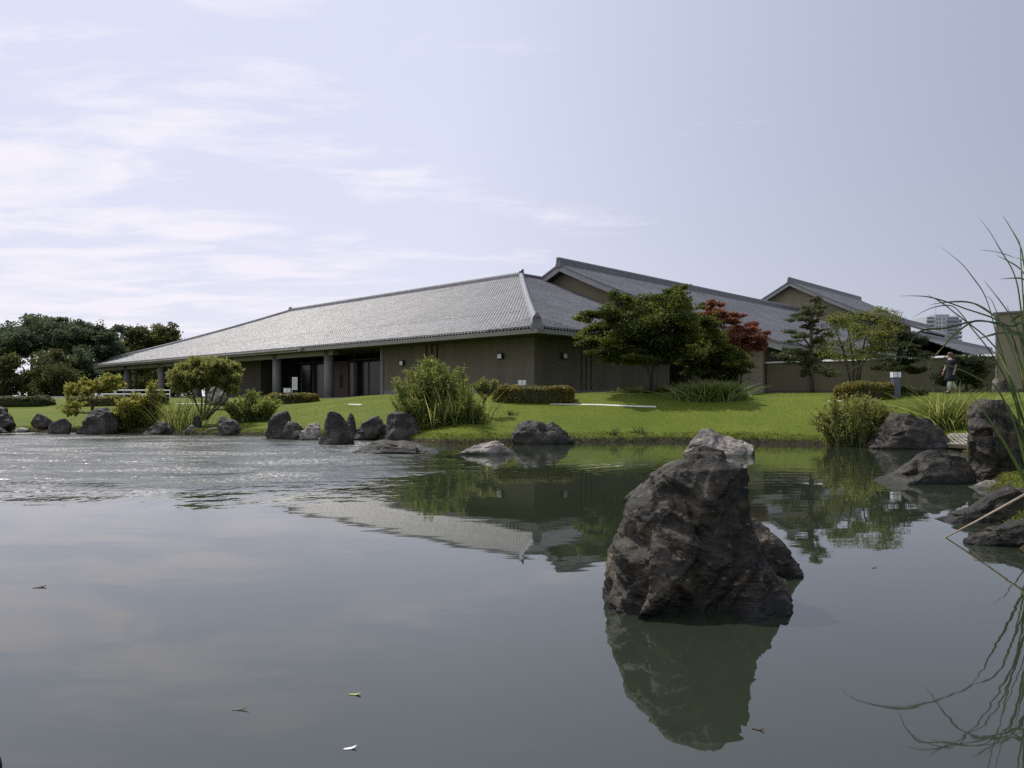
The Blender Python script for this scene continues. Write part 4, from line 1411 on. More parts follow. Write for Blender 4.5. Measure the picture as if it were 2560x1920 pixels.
# ------------------------------------------------------------------ foliage
def leaf_cloud(clumps, n, size, aspect=0.5, gap=0.42, gfreq=1.2, up=0.35, shell=0.42, seed=0, droop=0.0, sub=8, grow=1.2):
    """n leaves spread through ellipsoids (centre, radii); gaps come from noise; returns verts, faces, tint"""
    r = np.random.default_rng(seed)
    cen = np.array([c[0] for c in clumps], float)
    rad = np.array([c[1] for c in clumps], float)
    # every clump breaks up into sprays of leaves with an uneven outline
    K = sub
    dv = r.normal(size=(len(cen) * K, 3))
    dv /= np.linalg.norm(dv, axis=1)[:, None]
    cen = np.repeat(cen, K, 0) + dv * np.repeat(rad, K, 0) * (r.uniform(0.05, 1.0, len(dv)) ** 0.6)[:, None] * 1.05 * grow
    rad = np.repeat(rad, K, 0) * r.uniform(0.28, 0.6, len(dv))[:, None] * np.array([1.15, 1.15, 0.85]) * grow
    clumps = cen
    wgt = (rad[:, 0] * rad[:, 1] * rad[:, 2]) ** (2 / 3)
    wgt /= wgt.sum()
    ct = r.uniform(0, 1, len(clumps))
    out, tints = [], []
    need = n
    while need > 0:
        k = r.choice(len(clumps), need * 2, p=wgt)
        dv = r.normal(size=(need * 2, 3))
        dv /= np.linalg.norm(dv, axis=1)[:, None]
        rr = r.uniform(0, 1, need * 2) ** shell
        rr *= 0.78 + 0.45 * r.uniform(0, 1, need * 2) ** 2
        p = cen[k] + dv * rad[k] * rr[:, None]
        g = vnoise(p * gfreq + seed)
        keep = g > gap * r.uniform(0.7, 1.3, len(g))
        p, k = p[keep][:need], k[keep][:need]
        out.append(p)
        tints.append(0.45 * ct[k] + 0.55 * r.uniform(0, 1, len(k)) ** 1.2)
        need -= len(p)
    p = np.concatenate(out)
    tint = np.concatenate(tints)
    N = len(p)
    nrm = r.normal(size=(N, 3)) + np.array([0, 0, up * 2.2])
    nrm /= np.linalg.norm(nrm, axis=1)[:, None]
    a = r.normal(size=(N, 3))
    a[:, 2] -= droop
    a -= (a * nrm).sum(1)[:, None] * nrm
    a /= np.linalg.norm(a, axis=1)[:, None] + 1e-9
    bv = np.cross(nrm, a)
    s = size * r.uniform(0.65, 1.35, N)[:, None]
    v = np.stack([p - a * s * 0.5, p + bv * s * aspect * 0.5 - a * s * 0.05 + nrm * s * 0.06, p + a * s * 0.5, p - bv * s * aspect * 0.5 - a * s * 0.05 + nrm * s * 0.06], 1).reshape(-1, 3)
    f = np.arange(N * 4).reshape(N, 4)
    return v, f, tint


def blade_set(base, direc, length, width, bend, seed=0, segs=4):
    """curved tapering blades: base (n,3), direction (n,3), length (n), width, bend (n,3) added as s squared"""
    r = np.random.default_rng(seed)
    N = len(base)
    s = np.linspace(0, 1, segs + 1)
    ctr = base[:, None] + direc[:, None] * (length[:, None] * s[None])[:, :, None] + bend[:, None] * (s ** 2)[None, :, None]
    tan = direc[:, None] * length[:, None, None] + 2 * bend[:, None] * s[None, :, None]
    side = np.cross(tan, r.normal(size=(N, 1, 3)) + np.array([0, -0.6, 0.2]))
    side /= np.linalg.norm(side, axis=2)[:, :, None] + 1e-9
    w = width[:, None] * np.minimum(1.0, (1.04 - s)[None] * 1.9) * 0.5
    a, b_ = ctr - side * w[:, :, None], ctr + side * w[:, :, None]
    v = np.stack([a, b_], 2).reshape(-1, 3)
    k = segs + 1
    q = np.arange(segs)
    one = np.stack([2 * q, 2 * q + 1, 2 * q + 3, 2 * q + 2], -1)
    f = (one[None] + (np.arange(N) * 2 * k)[:, None, None]).reshape(-1, 4)
    tint = np.repeat(r.uniform(0, 1, N), segs)
    return v, f, tint


def shoot_set(clumps, anchors, nshoot, per, size, aspect, seed, curl=0.25, s0=0.3):
    """leafy shoots: each runs from the nearest anchor to a point in the clumps and carries leaves along its outer part"""
    r = np.random.default_rng(seed)
    cen = np.array([c[0] for c in clumps], float)
    rad = np.array([c[1] for c in clumps], float)
    wgt = (rad[:, 0] * rad[:, 1] * rad[:, 2]) ** (2 / 3)
    k = r.choice(len(cen), nshoot, p=wgt / wgt.sum())
    dv = r.normal(size=(nshoot, 3))
    dv /= np.linalg.norm(dv, axis=1)[:, None]
    tg = cen[k] + dv * rad[k] * (r.uniform(0, 1, nshoot) ** 0.5)[:, None] * 1.35
    anc = np.array(anchors, float)
    dist = np.linalg.norm(anc[None] - tg[:, None], axis=2) + 2.5 * np.maximum(0, anc[None, :, 2] - tg[:, None, 2] + 0.1) + r.uniform(0, 0.5, (nshoot, len(anc)))
    a = anc[dist.argmin(1)] + r.normal(0, 0.05, (nshoot, 3))
    L_ = np.linalg.norm(tg - a, axis=1)
    mid = (a + tg) / 2 + np.stack([np.zeros(nshoot), np.zeros(nshoot), L_ * r.uniform(0.05, curl, nshoot)], -1) + r.normal(0, 0.06, (nshoot, 3)) * L_[:, None]

    def cur(t):
        t = t[:, :, None]
        return (1 - t) ** 2 * a[:, None] + 2 * t * (1 - t) * mid[:, None] + t * t * tg[:, None]

    def tan(t):
        t = t[:, :, None]
        return 2 * (1 - t) * (mid - a)[:, None] + 2 * t * (tg - mid)[:, None]
    t = s0 + (1 - s0) * r.uniform(0, 1, (nshoot, per)) ** 0.75
    p = cur(t).reshape(-1, 3)
    tn = tan(t).reshape(-1, 3)
    tn /= np.linalg.norm(tn, axis=1)[:, None] + 1e-9
    N = len(p)
    out = r.normal(size=(N, 3))
    d = tn * r.uniform(0.2, 0.9, N)[:, None] + out * 0.55
    d /= np.linalg.norm(d, axis=1)[:, None]
    sd = np.cross(d, r.normal(size=(N, 3)))
    sd /= np.linalg.norm(sd, axis=1)[:, None] + 1e-9
    nn = np.cross(d, sd)
    s_ = (size * r.uniform(0.55, 1.4, N))[:, None]
    v = np.stack([p, p + d * s_ * 0.5 + sd * s_ * aspect * 0.5 + nn * s_ * 0.05, p + d * s_, p + d * s_ * 0.5 - sd * s_ * aspect * 0.5 + nn * s_ * 0.05], 1).reshape(-1, 3)
    f = np.arange(N * 4).reshape(N, 4)
    tint = np.clip(0.35 * np.repeat(r.uniform(0, 1, nshoot), per) + 0.65 * r.uniform(0, 1, N) ** 1.1, 0, 1)
    # the shoots themselves, as thin flat strips
    ts = np.linspace(0, 1, 5)[None].repeat(nshoot, 0)
    c = cur(ts)
    sv = np.cross(tan(ts), np.array([0.2, 1.0, 0.1]))
    sv /= np.linalg.norm(sv, axis=2)[:, :, None] + 1e-9
    w = np.linspace(0.011, 0.004, 5)[None, :, None]
    sv_ = np.stack([c - sv * w, c + sv * w], 2).reshape(-1, 3)
    q = np.arange(4)
    one = np.stack([2 * q, 2 * q + 1, 2 * q + 3, 2 * q + 2], -1)
    sf = (one[None] + (np.arange(nshoot) * 10)[:, None, None]).reshape(-1, 4)
    return np.concatenate([v, sv_]), np.concatenate([f, sf + len(v)]), np.concatenate([tint, np.full(len(sf), 0.05)])


def px_clumps(lst, d, ox, oy, sc_, zdepth=0.9, spread=1.0, seed=0):
    """ellipsoids measured on a crop of the photo (offset ox, oy, scale sc_) set out at distance d"""
    r = np.random.default_rng(seed)
    out = []
    for (x, y, rx, ry) in lst:
        dd = d + r.uniform(-spread, spread)
        c = pt(ox + x / sc_, oy + y / sc_, dd)
        a, b_ = rx / sc_ * dd / F, ry / sc_ * dd / F
        out.append((c, (a, max(a, b_) * zdepth, b_)))
    return out


def limb(mb, p0, p1, r0, r1, r, sag=0.12, n=5):
    p0, p1 = np.array(p0, float), np.array(p1, float)
    L_ = np.linalg.norm(p1 - p0)
    pts = []
    mid = (p0 + p1) / 2 + r.normal(0, 0.08, 3) * L_ + np.array([0, 0, sag * L_])
    for t in np.linspace(0, 1, n):
        pts.append((1 - t) ** 2 * p0 + 2 * t * (1 - t) * mid + t * t * p1)
    mb.tube(pts, list(np.linspace(r0, r1, n)), 6)


def tree(name, label, cat, clumps, base, stems, nleaf, size, lm, bark='bark', group=None, seed=0, gap=0.42, gfreq=1.2, aspect=0.55, r0=0.14, up=0.35, crownname='crown', fork=0.45, limbs=True, shell=0.42, dense=2.4, shoots=0, per=40, ground_anchors=None, sub=10, grow=1.25):
    """a tapered trunk (or several stems) with limbs reaching into each clump of the crown"""
    r = np.random.default_rng(seed + 100)
    o = thing(name, label, cat, group=group)
    cs = [np.array(c[0]) for c in clumps]
    tops = []
    for i, st in enumerate(stems):
        mb = MB()
        k = len(st)
        mb.tube(st, list(np.linspace(r0, r0 * fork, k)), 8)
        tops.append((st, mb))
    if limbs:
        for c in cs:
            # from the nearest stem, at a point below the clump
            best = None
            for st, mb in tops:
                for j in range(1, len(st)):
                    p = np.array(st[j])
                    q = np.linalg.norm(p - c) + max(0, p[2] - c[2] + 0.2) * 3
                    if best is None or q < best[0]:
                        best = (q, p, mb)
            limb(best[2], best[1], c, r0 * fork * 0.7, r0 * 0.1, r, 0.05)
    for st, mb in tops:
        mb.build('trunk' if len(stems) == 1 else 'stem', M[bark], o, True)
    if shoots:
        anc = [q for st in stems for q in st[1:]] if ground_anchors is None else ground_anchors
        v, f, t = shoot_set(clumps, anc, shoots, per, size, aspect, seed)
        link(crownname, mesh_np(crownname, v, f, t), lm, o)
        return o
    v, f, t = leaf_cloud(clumps, int(nleaf * dense), size, aspect, gap * 0.8, gfreq, up, seed=seed, shell=shell, sub=sub, grow=grow)
    link(crownname, mesh_np(crownname, v, f, t), lm, o)
    return o


def polyl(lst, d, ox, oy, sc_, dd=0.0):
    return [tuple(pt(ox + x / sc_, oy + y / sc_, d + dd * i)) for i, (x, y) in enumerate(lst)]


# --- trees in front of the wings
cA = (1400, 700, 3.687)
big_c = [(560, 170, 90, 60), (480, 260, 130, 55), (300, 330, 110, 50), (800, 210, 140, 70), (1080, 90, 95, 50), (1020, 170, 130, 60), (1120, 230, 110, 70), (650, 330, 170, 75),
         (900, 330, 170, 85), (1120, 380, 150, 90), (350, 430, 130, 60), (230, 575, 105, 45), (450, 560, 170, 70), (700, 560, 150, 75), (950, 520, 160, 90), (480, 690, 180, 55), (760, 700, 150, 50),
         (1000, 680, 140, 80), (1140, 560, 120, 90), (640, 440, 120, 60), (900, 620, 130, 60), (600, 630, 190, 60), (850, 710, 180, 50), (1060, 650, 150, 75), (400, 640, 120, 45), (300, 500, 110, 50), (1180, 460, 100, 90), (700, 430, 300, 190), (1040, 430, 170, 210), (780, 600, 300, 110)]
tree('maple_tree', 'spreading dark green maple with twin trunks casting shade on the lawn mound', 'tree', px_clumps(big_c, 33, *cA, 0.9, 1.3, 1), None,
     [polyl([(800, 1030), (805, 900), (790, 760), (740, 620), (700, 470)], 33, *cA), polyl([(860, 1030), (865, 900), (885, 780), (940, 620), (1000, 400)], 33.15, *cA)],
     34000, 0.12, L_MAPLE, seed=21, gap=0.30, gfreq=1.5, r0=0.17)
sec_c = [(1330, 330, 100, 70), (1380, 430, 100, 60), (1300, 480, 110, 70), (1450, 640, 110, 35), (1350, 740, 150, 55), (1500, 780, 150, 55), (1260, 650, 100, 60), (1600, 740, 120, 55), (1400, 560, 100, 40), (1650, 850, 120, 50), (1270, 750, 130, 55), (1450, 710, 140, 50), (1300, 850, 140, 50), (1480, 860, 150, 50), (1250, 560, 90, 80), (1380, 600, 160, 220)]
tree('maple_tree', 'layered green maple squeezed between the dark maple and the red one', 'tree', px_clumps(sec_c, 35.5, *cA, 0.9, 1.0, 2), None,
     [polyl([(1420, 1035), (1400, 900), (1370, 760), (1340, 560)], 35.5, *cA)], 17000, 0.12, L_MAPLE, seed=22, gap=0.32, gfreq=1.6, r0=0.09)
red_c = [(1420, 215, 70, 28), (1310, 250, 60, 25), (1430, 290, 70, 35), (1600, 330, 70, 28), (1520, 380, 90, 35), (1770, 415, 65, 35), (1690, 465, 110, 50), (1600, 520, 120, 50), (1790, 520, 100, 50), (1660, 580, 140, 45),
         (1850, 590, 60, 45), (1540, 600, 110, 45), (1700, 640, 150, 40), (1370, 330, 60, 30), (1640, 520, 190, 80), (1450, 330, 110, 60), (1760, 560, 130, 60)]
tree('red_maple', 'red-leaved maple glowing in front of the tiled wing roof', 'tree', px_clumps(red_c, 38, *cA, 0.9, 1.0, 3), None,
     [polyl([(1640, 1030), (1620, 880), (1580, 700), (1500, 450)], 38, *cA), polyl([(1660, 1030), (1670, 880), (1700, 700), (1760, 520)], 38.1, *cA)], 17000, 0.11, L_RED, seed=23, gap=0.42, gfreq=1.8, r0=0.07)
cB = (1760, 640, 3.456)
pin_c = [(960, 385, 55, 28), (935, 440, 100, 38), (880, 495, 90, 30), (1000, 490, 60, 28), (830, 545, 80, 24), (990, 560, 55, 24), (775, 655, 60, 20), (850, 690, 70, 20), (980, 650, 50, 20), (790, 740, 75, 20), (700, 850, 70, 36),
         (790, 885, 110, 38), (880, 905, 80, 32), (800, 830, 90, 24), (1010, 1000, 105, 42), (850, 1015, 50, 28), (950, 950, 70, 24), (1075, 1010, 40, 36), (1010, 720, 50, 25), (890, 610, 60, 20)]
tree('pruned_tree', 'slim upright tree with leaves pruned into pads on a straight dark trunk', 'tree', px_clumps(pin_c, 35, *cB, 1.0, 0.7, 4), None,
     [polyl([(935, 1180), (928, 1000), (925, 800), (930, 600), (945, 400)], 35, *cB)], 7500, 0.10, L_PINE, seed=24, gap=0.44, gfreq=2.4, r0=0.13, aspect=0.4)
lit_c = [(1130, 560, 80, 45), (1250, 560, 110, 50), (1400, 500, 120, 50), (1560, 530, 100, 45), (1080, 660, 90, 50), (1250, 680, 140, 60), (1450, 640, 140, 65), (1600, 640, 90, 60), (1050, 770, 90, 45), (1200, 800, 140, 50), (1400, 800, 150, 60),
         (1560, 770, 110, 60), (1330, 880, 150, 38), (1080, 860, 70, 35)]
tree('light_green_tree', 'airy light green tree on four thin stems before the garden wall', 'tree', px_clumps(lit_c, 36, *cB, 0.9, 1.2, 5), None,
     [polyl([(1270, 1110), (1240, 960), (1200, 800), (1130, 620)], 36, *cB), polyl([(1290, 1110), (1300, 960), (1270, 800), (1240, 620)], 36.1, *cB), polyl([(1320, 1110), (1330, 960), (1380, 780), (1420, 580)], 36.2, *cB),
      polyl([(1340, 1110), (1355, 960), (1470, 780), (1560, 600)], 35.9, *cB)], 8500, 0.095, L_GREEN, seed=25, gap=0.60, gfreq=2.2, r0=0.06, dense=1.5, sub=22, grow=1.45, up=0.15)
dk_c = [(1650, 715, 90, 50), (1780, 720, 90, 42), (1860, 755, 60, 26), (1700, 830, 120, 35), (1850, 850, 80, 34), (1600, 900, 130, 34), (1780, 920, 130, 38), (1650, 970, 130, 30), (1800, 985, 90, 30), (1720, 770, 80, 30)]
tree('dark_pruned_pine', 'dark cloud-pruned tree with flat pads behind the blue-grey lamp', 'tree', px_clumps(dk_c, 37.5, *cB, 1.0, 0.9, 6), None,
     [polyl([(1665, 1180), (1690, 1020), (1670, 880), (1720, 740)], 37.5, *cB)], 6500, 0.10, L_DARK, seed=26, gap=0.42, gfreq=2.0, r0=0.11)
cC = (2280, 760, 7.9)
rb_c = [(1050, 1080, 260, 170), (1100, 1250, 330, 190), (1080, 1420, 340, 170), (900, 1250, 200, 200), (1250, 1400, 200, 160), (1000, 1560, 280, 120)]
tree('round_camellia', 'rounded dark evergreen bush against the garden wall behind the walking person', 'bush', px_clumps(rb_c, 36, *cC, 0.9, 0.3, 7), None,
     [polyl([(1080, 1760), (1070, 1500), (1060, 1200)], 36, *cC)], 4500, 0.10, L_DARK, seed=27, gap=0.33, gfreq=2.2, r0=0.06, crownname='foliage')

# --- far trees beyond the lawn
cD = (0, 760, 3.456)
FT = 'tall trees beyond the far lawn'


def far_tree(label, lst, d, stems, nleaf, lm, seed, size=0.30, gap=0.47, gfreq=0.62, group=FT, r0=0.22):
    tree('broadleaf_tree', label, 'tree', px_clumps([(a_, b_, c_ * 0.95, e_ * 1.35) for a_, b_, c_, e_ in lst], d, *cD, 0.9, 2.0, seed), None, [polyl(s_, d + 0.3 * i, *cD) for i, s_ in enumerate(stems)], nleaf, size, lm, group=group, seed=seed, gap=gap, gfreq=gfreq, r0=r0, aspect=0.6, sub=16, grow=1.5, dense=2.9, up=0.1)


far_tree('tall spreading tree at the picture edge of the far tree row', [(-60, 240, 110, 60), (60, 230, 100, 50), (130, 300, 100, 45), (-20, 330, 110, 55), (70, 400, 90, 40), (-60, 440, 90, 50)], 84,
         [[(40, 800), (30, 600), (60, 420), (70, 280)], [(60, 800), (90, 600), (130, 420)]], 4200, L_FAR, 41)
far_tree('tallest dome-crowned tree with dark forking limbs in the far row', [(300, 185, 110, 50), (420, 190, 100, 45), (240, 260, 110, 50), (370, 280, 130, 50), (480, 270, 90, 50), (300, 360, 120, 45), (430, 370, 110, 45), (220, 440, 70, 30)], 86,
         [[(250, 800), (270, 620), (280, 450), (310, 250)], [(280, 800), (330, 600), (400, 420), (430, 250)]], 5600, L_FAR, 42)
far_tree('wide flat-topped tree in the middle of the far row', [(600, 225, 110, 45), (690, 250, 90, 45), (560, 300, 120, 45), (680, 330, 110, 45), (600, 390, 110, 45), (720, 400, 80, 40)], 85,
         [[(600, 800), (600, 620), (610, 450), (620, 280)]], 4600, L_FAR, 43)
far_tree('spreading tree nearest the low roof end in the far row', [(830, 240, 110, 45), (930, 260, 90, 40), (800, 320, 110, 50), (920, 340, 110, 50), (850, 410, 120, 45), (960, 430, 80, 50), (780, 470, 80, 40)], 84,
         [[(790, 800), (780, 620), (800, 450), (840, 280)], [(800, 800), (830, 600), (900, 430)]], 5000, L_FAR, 44)
far_tree('dense dark tree rising behind the low end of the hall roof', [(1200, 260, 80, 50), (1180, 330, 130, 60), (1120, 400, 120, 60), (1250, 330, 100, 50), (1060, 480, 110, 70), (1200, 450, 130, 70)], 96,
         [[(1180, 850), (1180, 600), (1190, 380)]], 5200, L_FARY, 45, 0.32, 0.38)
far_tree('second dense dark tree just above the hall roof slope', [(1350, 270, 90, 50), (1450, 270, 70, 45), (1320, 340, 110, 55), (1430, 340, 110, 55), (1400, 430, 130, 70)], 98,
         [[(1380, 850), (1380, 600), (1390, 380)]], 4200, L_FARY, 46, 0.32, 0.38)
far_tree('dark bulky tree with a yellowish top in front of the far row', [(440, 480, 90, 45), (470, 550, 110, 60), (440, 640, 120, 70), (520, 650, 110, 70), (450, 720, 130, 60), (560, 730, 90, 50)], 70,
         [[(470, 830), (470, 700), (470, 520)]], 5200, L_FARY, 47, 0.22, 0.34, 0.9, 'bushy trees before the far row', 0.14)
far_tree('rounded blue-green tree beside the low roof tip', [(700, 500, 70, 55), (690, 580, 90, 60), (720, 660, 90, 60), (670, 720, 90, 50)], 74,
         [[(700, 830), (700, 700), (700, 540)]], 3800, L_FAR, 48, 0.22, 0.34, 0.9, 'bushy trees before the far row', 0.14)
far_tree('dark tree with drooping skirts at the picture edge before the far row', [(30, 540, 80, 60), (60, 630, 90, 60), (90, 710, 110, 50), (-20, 700, 100, 80), (-40, 600, 80, 80)], 68,
         [[(20, 830), (20, 700), (30, 540)]], 4500, L_FARY, 49, 0.22, 0.34, 0.9, 'bushy trees before the far row', 0.14)
far_tree('small grey-green tree between the two dark bushy trees', [(260, 700, 60, 30), (300, 650, 45, 30), (230, 740, 70, 30), (330, 740, 70, 30)], 76,
         [[(280, 810), (280, 740), (290, 660)]], 1500, L_FARY, 50, 0.2, 0.45, 0.9, 'bushy trees before the far row', 0.1)
far_tree('dark tree seen through the open porch between its columns', [(1180, 620, 130, 70), (1330, 640, 130, 70), (1250, 720, 180, 60), (1450, 680, 120, 80)], 104,
         [[(1250, 830), (1250, 720), (1250, 600)]], 4000, L_FARY, 51, 0.34, 0.3, 0.8, 'trees beyond the porch', 0.15)
far_tree('yellow-green tree half hidden by the low roof tip', [(960, 440, 70, 30), (1000, 560, 90, 40), (900, 620, 90, 50), (960, 700, 110, 50)], 92,
         [[(960, 830), (960, 700), (960, 480)]], 2600, L_HEDGED, 52, 0.26, 0.4, 0.8, 'trees beyond the porch', 0.12)


# --- shrubs by the water
def shrub(name, label, cat, lst, d, frame, nleaf, size, lm, seed, stems=None, gap=0.42, gfreq=2.2, aspect=0.4, r0=0.03, spread=0.5, group=None, up=0.3, bark='bark', depth=0.8, shoots=0, per=40, grounded=False):
    cl_ = px_clumps(lst, d, *frame, depth, spread, seed)
    if stems is None:
        x = np.mean([q[0] for q in lst])
        yb = max(q[1] + q[3] for q in lst)
        stems = [[(x + dx, yb), (x + dx * 1.5, yb - 60), (x + dx * 3, yb - 160)] for dx in (-25, 0, 25)]
    ga = None
    if grounded:
        xs_ = [q[0] for q in lst]
        yb = max(q[1] + q[3] for q in lst)
        rr_ = np.random.default_rng(seed + 7)
        xm, xh = (min(xs_) + max(xs_)) / 2, (max(xs_) - min(xs_)) / 2
        ga = [pt(frame[0] + (xm + xh * 0.75 * a) / frame[2], frame[1] + yb / frame[2], d + rr_.uniform(-0.6, 0.6)) for a in np.linspace(-1, 1, 24)]
        for q in ga:
            q[2] = max(float(H(q[0], q[1])[0]), 0.0)
    return tree(name, label, cat, cl_, None, [polyl(s_, d + 0.05 * i, *frame) for i, s_ in enumerate(stems)], nleaf, size, lm, bark, group, seed, gap, gfreq, aspect, r0, up, 'foliage', 0.5, limbs=not grounded,
                shoots=shoots, per=per, ground_anchors=ga)


cE = (0, 900, 5.267)
shrub('yellow_shrub', 'sparse yellow-green shrub leaning over the dark domed rock', 'shrub',
      [(1000, 340, 130, 55), (1200, 290, 130, 60), (1450, 250, 130, 60), (1340, 340, 150, 55), (890, 400, 55, 40), (1560, 350, 90, 50), (860, 650, 80, 45), (1000, 580, 100, 35), (1150, 400, 120, 40), (930, 700, 90, 35)], 32.6, cE, 3600, 0.12, L_YELLOW, 61,
      [[(1210, 680), (1200, 580), (1150, 460), (1050, 360)], [(1220, 680), (1240, 560), (1300, 430), (1440, 280)], [(1200, 690), (1120, 700), (1020, 690), (900, 640)]], 0.5, r0=0.04, shoots=260, per=26)
shrub('tangled_shrub', 'tangle of yellow-green and rusty shrubs between the domed rock and the willow', 'shrub',
      [(1800, 450, 90, 45), (2000, 320, 80, 50), (1900, 520, 130, 45), (1700, 570, 110, 45), (2050, 440, 90, 50), (1850, 650, 140, 70), (1650, 700, 120, 80), (2050, 640, 110, 90), (1800, 780, 140, 70), (1500, 740, 120, 70), (1950, 760, 120, 70), (1600, 560, 80, 50)],
      32, cE, 6500, 0.12, L_YELLOW, 62, [[(1980, 850), (1985, 700), (2000, 520), (2010, 360)], [(1560, 850), (1540, 700), (1520, 560)], [(1750, 880), (1740, 720), (1780, 520)]], 0.42, r0=0.035, shoots=480, per=34, grounded=True)
cF = (400, 900, 5.53)
shrub('willow_bush', 'round-headed willow bush fanning up on bare dark stems from the bank', 'bush',
      [(400, 110, 150, 85), (600, 40, 180, 70), (800, 60, 170, 75), (1000, 130, 110, 75), (250, 210, 130, 75), (500, 230, 160, 75), (750, 210, 160, 70), (980, 250, 130, 65), (190, 320, 100, 65), (1090, 200, 50, 50), (330, 370, 110, 55), (600, 330, 120, 50), (1050, 390, 90, 45),
       (480, 0, 90, 45), (880, 330, 100, 50)], 32.8, cF, 12000, 0.15, L_WILLOW, 63,
      [[(600, 830), (540, 700), (490, 580), (430, 380), (350, 200)], [(605, 830), (570, 700), (580, 560), (560, 380), (520, 150)], [(615, 830), (620, 680), (640, 520), (650, 350), (640, 120)], [(625, 830), (680, 660), (720, 540), (780, 360), (800, 140)],
       [(635, 830), (720, 690), (820, 590), (900, 420), (980, 200)], [(640, 830), (760, 700), (880, 590), (980, 470)]], 0.45, aspect=0.22, r0=0.055, spread=0.9, shoots=900, per=36)
shrub('broad_low_shrub', 'loose low green shrub spreading over the lawn beside the willow bush', 'shrub',
      [(1300, 560, 180, 80), (1100, 620, 160, 75), (1500, 600, 140, 65), (1250, 690, 170, 60), (1280, 460, 90, 50), (960, 640, 70, 60), (1600, 560, 70, 40), (1400, 690, 140, 50)], 33.5, cF, 5200, 0.13, L_REED, 64, None, 0.42, aspect=0.25, shoots=420, per=34, grounded=True)


def blade_clump(name, label, cat, base_px, d, half_w, half_d, n_, hmin, hmax, width, lm, seed, lean=0.35, droop=0.4, group=None, segs=4, part='leaves', z0=None):
    r = np.random.default_rng(seed)
    o = thing(name, label, cat, group=group)
    c = on_ground(base_px, d)
    bx = c[0] + r.normal(0, 0.5, n_) * half_w
    by = c[1] + r.normal(0, 0.5, n_) * half_d
    bz = np.maximum(H(bx, by), -0.05) - 0.03 if z0 is None else np.full(n_, z0)
    base = np.stack([bx, by, bz], -1)
    az = r.uniform(0, 2 * math.pi, n_)
    out = np.stack([np.cos(az), np.sin(az), np.zeros(n_)], -1)
    out[:, 0] += (bx - c[0]) / max(half_w, 0.1) * 0.9
    ln = r.uniform(hmin, hmax, n_)
    tilt = r.uniform(0.05, lean, n_)
    dr = out * tilt[:, None] + np.array([0, 0, 1.0])
    dr /= np.linalg.norm(dr, axis=1)[:, None]
    bend = out * (ln * droop * r.uniform(0.2, 1.0, n_))[:, None] - np.array([0, 0, 1.0]) * (ln * droop * 0.5 * r.uniform(0.2, 1.0, n_))[:, None]
    v, f, t = blade_set(base, dr, ln, width * r.uniform(0.6, 1.3, n_), bend, seed, segs)
    link(part, mesh_np(part, v, f, t), lm, o)
    return o


blade_clump('reed_clump', 'tall thin reeds growing between the tangled shrubs and the willow bush', 'reeds', 452, 31.6, 0.95, 0.6, 220, 0.7, 1.7, 0.028, L_REED, 65, 0.3, 0.3)
cG = (960, 880, 6.506)
shrub('reed_bush', 'tall bushy mass of yellow-green reeds and willow shoots on the pond edge', 'bush',
      [(700, 150, 120, 85), (900, 190, 140, 90), (1260, 265, 85, 50), (500, 310, 130, 85), (750, 340, 180, 100), (1050, 390, 180, 100), (190, 460, 95, 60), (320, 600, 160, 95), (600, 600, 210, 115), (900, 620, 230, 125), (1200, 650, 200, 110), (190, 820, 90, 80),
       (450, 850, 180, 95), (750, 900, 220, 120), (1050, 950, 240, 130), (1350, 900, 160, 110), (800, 1150, 200, 120), (1100, 1180, 240, 120), (1420, 1180, 200, 100), (1600, 1200, 100, 80), (1400, 660, 90, 80), (1330, 430, 50, 60), (1480, 1050, 200, 140), (1560, 900, 90, 110), (1300, 760, 160, 130)],
      27.6, cG, 13000, 0.135, L_REED, 66, [[(900, 1420), (850, 1000), (780, 600), (700, 250)], [(950, 1420), (1000, 1000), (1050, 650), (1100, 400)], [(850, 1420), (700, 1000), (500, 700), (300, 560)]], 0.40, gfreq=2.4, aspect=0.20, r0=0.03, spread=0.9, up=0.0, shoots=980, per=32, grounded=True)
blade_clump('reed_clump', 'dense upright reed blades rising through the big reed bush', 'reeds', 1135, 27.4, 1.25, 0.7, 260, 0.6, 1.6, 0.03, L_REED, 67, 0.3, 0.3)
shrub('willow_sapling', 'single crooked willow sapling at the lawn side of the reed bush', 'sapling', [(1600, 520, 80, 60), (1790, 540, 55, 60), (1480, 560, 60, 45), (1700, 600, 70, 40)], 28.4, cG, 700, 0.13, L_WILLOW, 68,
      [[(1555, 1150), (1590, 950), (1630, 780), (1690, 690), (1780, 500)]], 0.42, aspect=0.2, r0=0.055, shoots=70, per=30)
cH = (2080, 880, 4.608)
shrub('bank_shrub', 'yellow-green feathery shrub on the shore beside the broad dark boulder', 'shrub',
      [(150, 600, 150, 80), (400, 620, 160, 90), (600, 640, 130, 80), (100, 740, 140, 80), (350, 770, 170, 80), (-90, 700, 100, 90), (-150, 840, 80, 45), (180, 880, 180, 60), (300, 540, 150, 60), (620, 740, 90, 60), (0, 560, 70, 60), (40, 860, 120, 60)],
      23.6, cH, 8500, 0.10, L_WILLOW, 69, [[(180, 1000), (150, 850), (100, 650)], [(220, 1000), (300, 800), (400, 620)], [(160, 1000), (20, 850), (-100, 720)]], 0.42, gfreq=2.8, aspect=0.3, r0=0.022, shoots=360, per=32, grounded=True)
blade_clump('grass_clump', 'arching yellow-green grass clump behind the broad dark boulder', 'ornamental grass', 2372, 24.6, 0.85, 0.6, 900, 0.6, 1.6, 0.028, L_REED, 70, 0.6, 0.65)
blade_clump('strap_leaf_clump', 'big clump of glossy arching strap leaves under the maples', 'plant', 1776, 31.4, 1.05, 0.4, 1000, 0.6, 1.1, 0.05, L_LILY, 71, 0.5, 0.6)
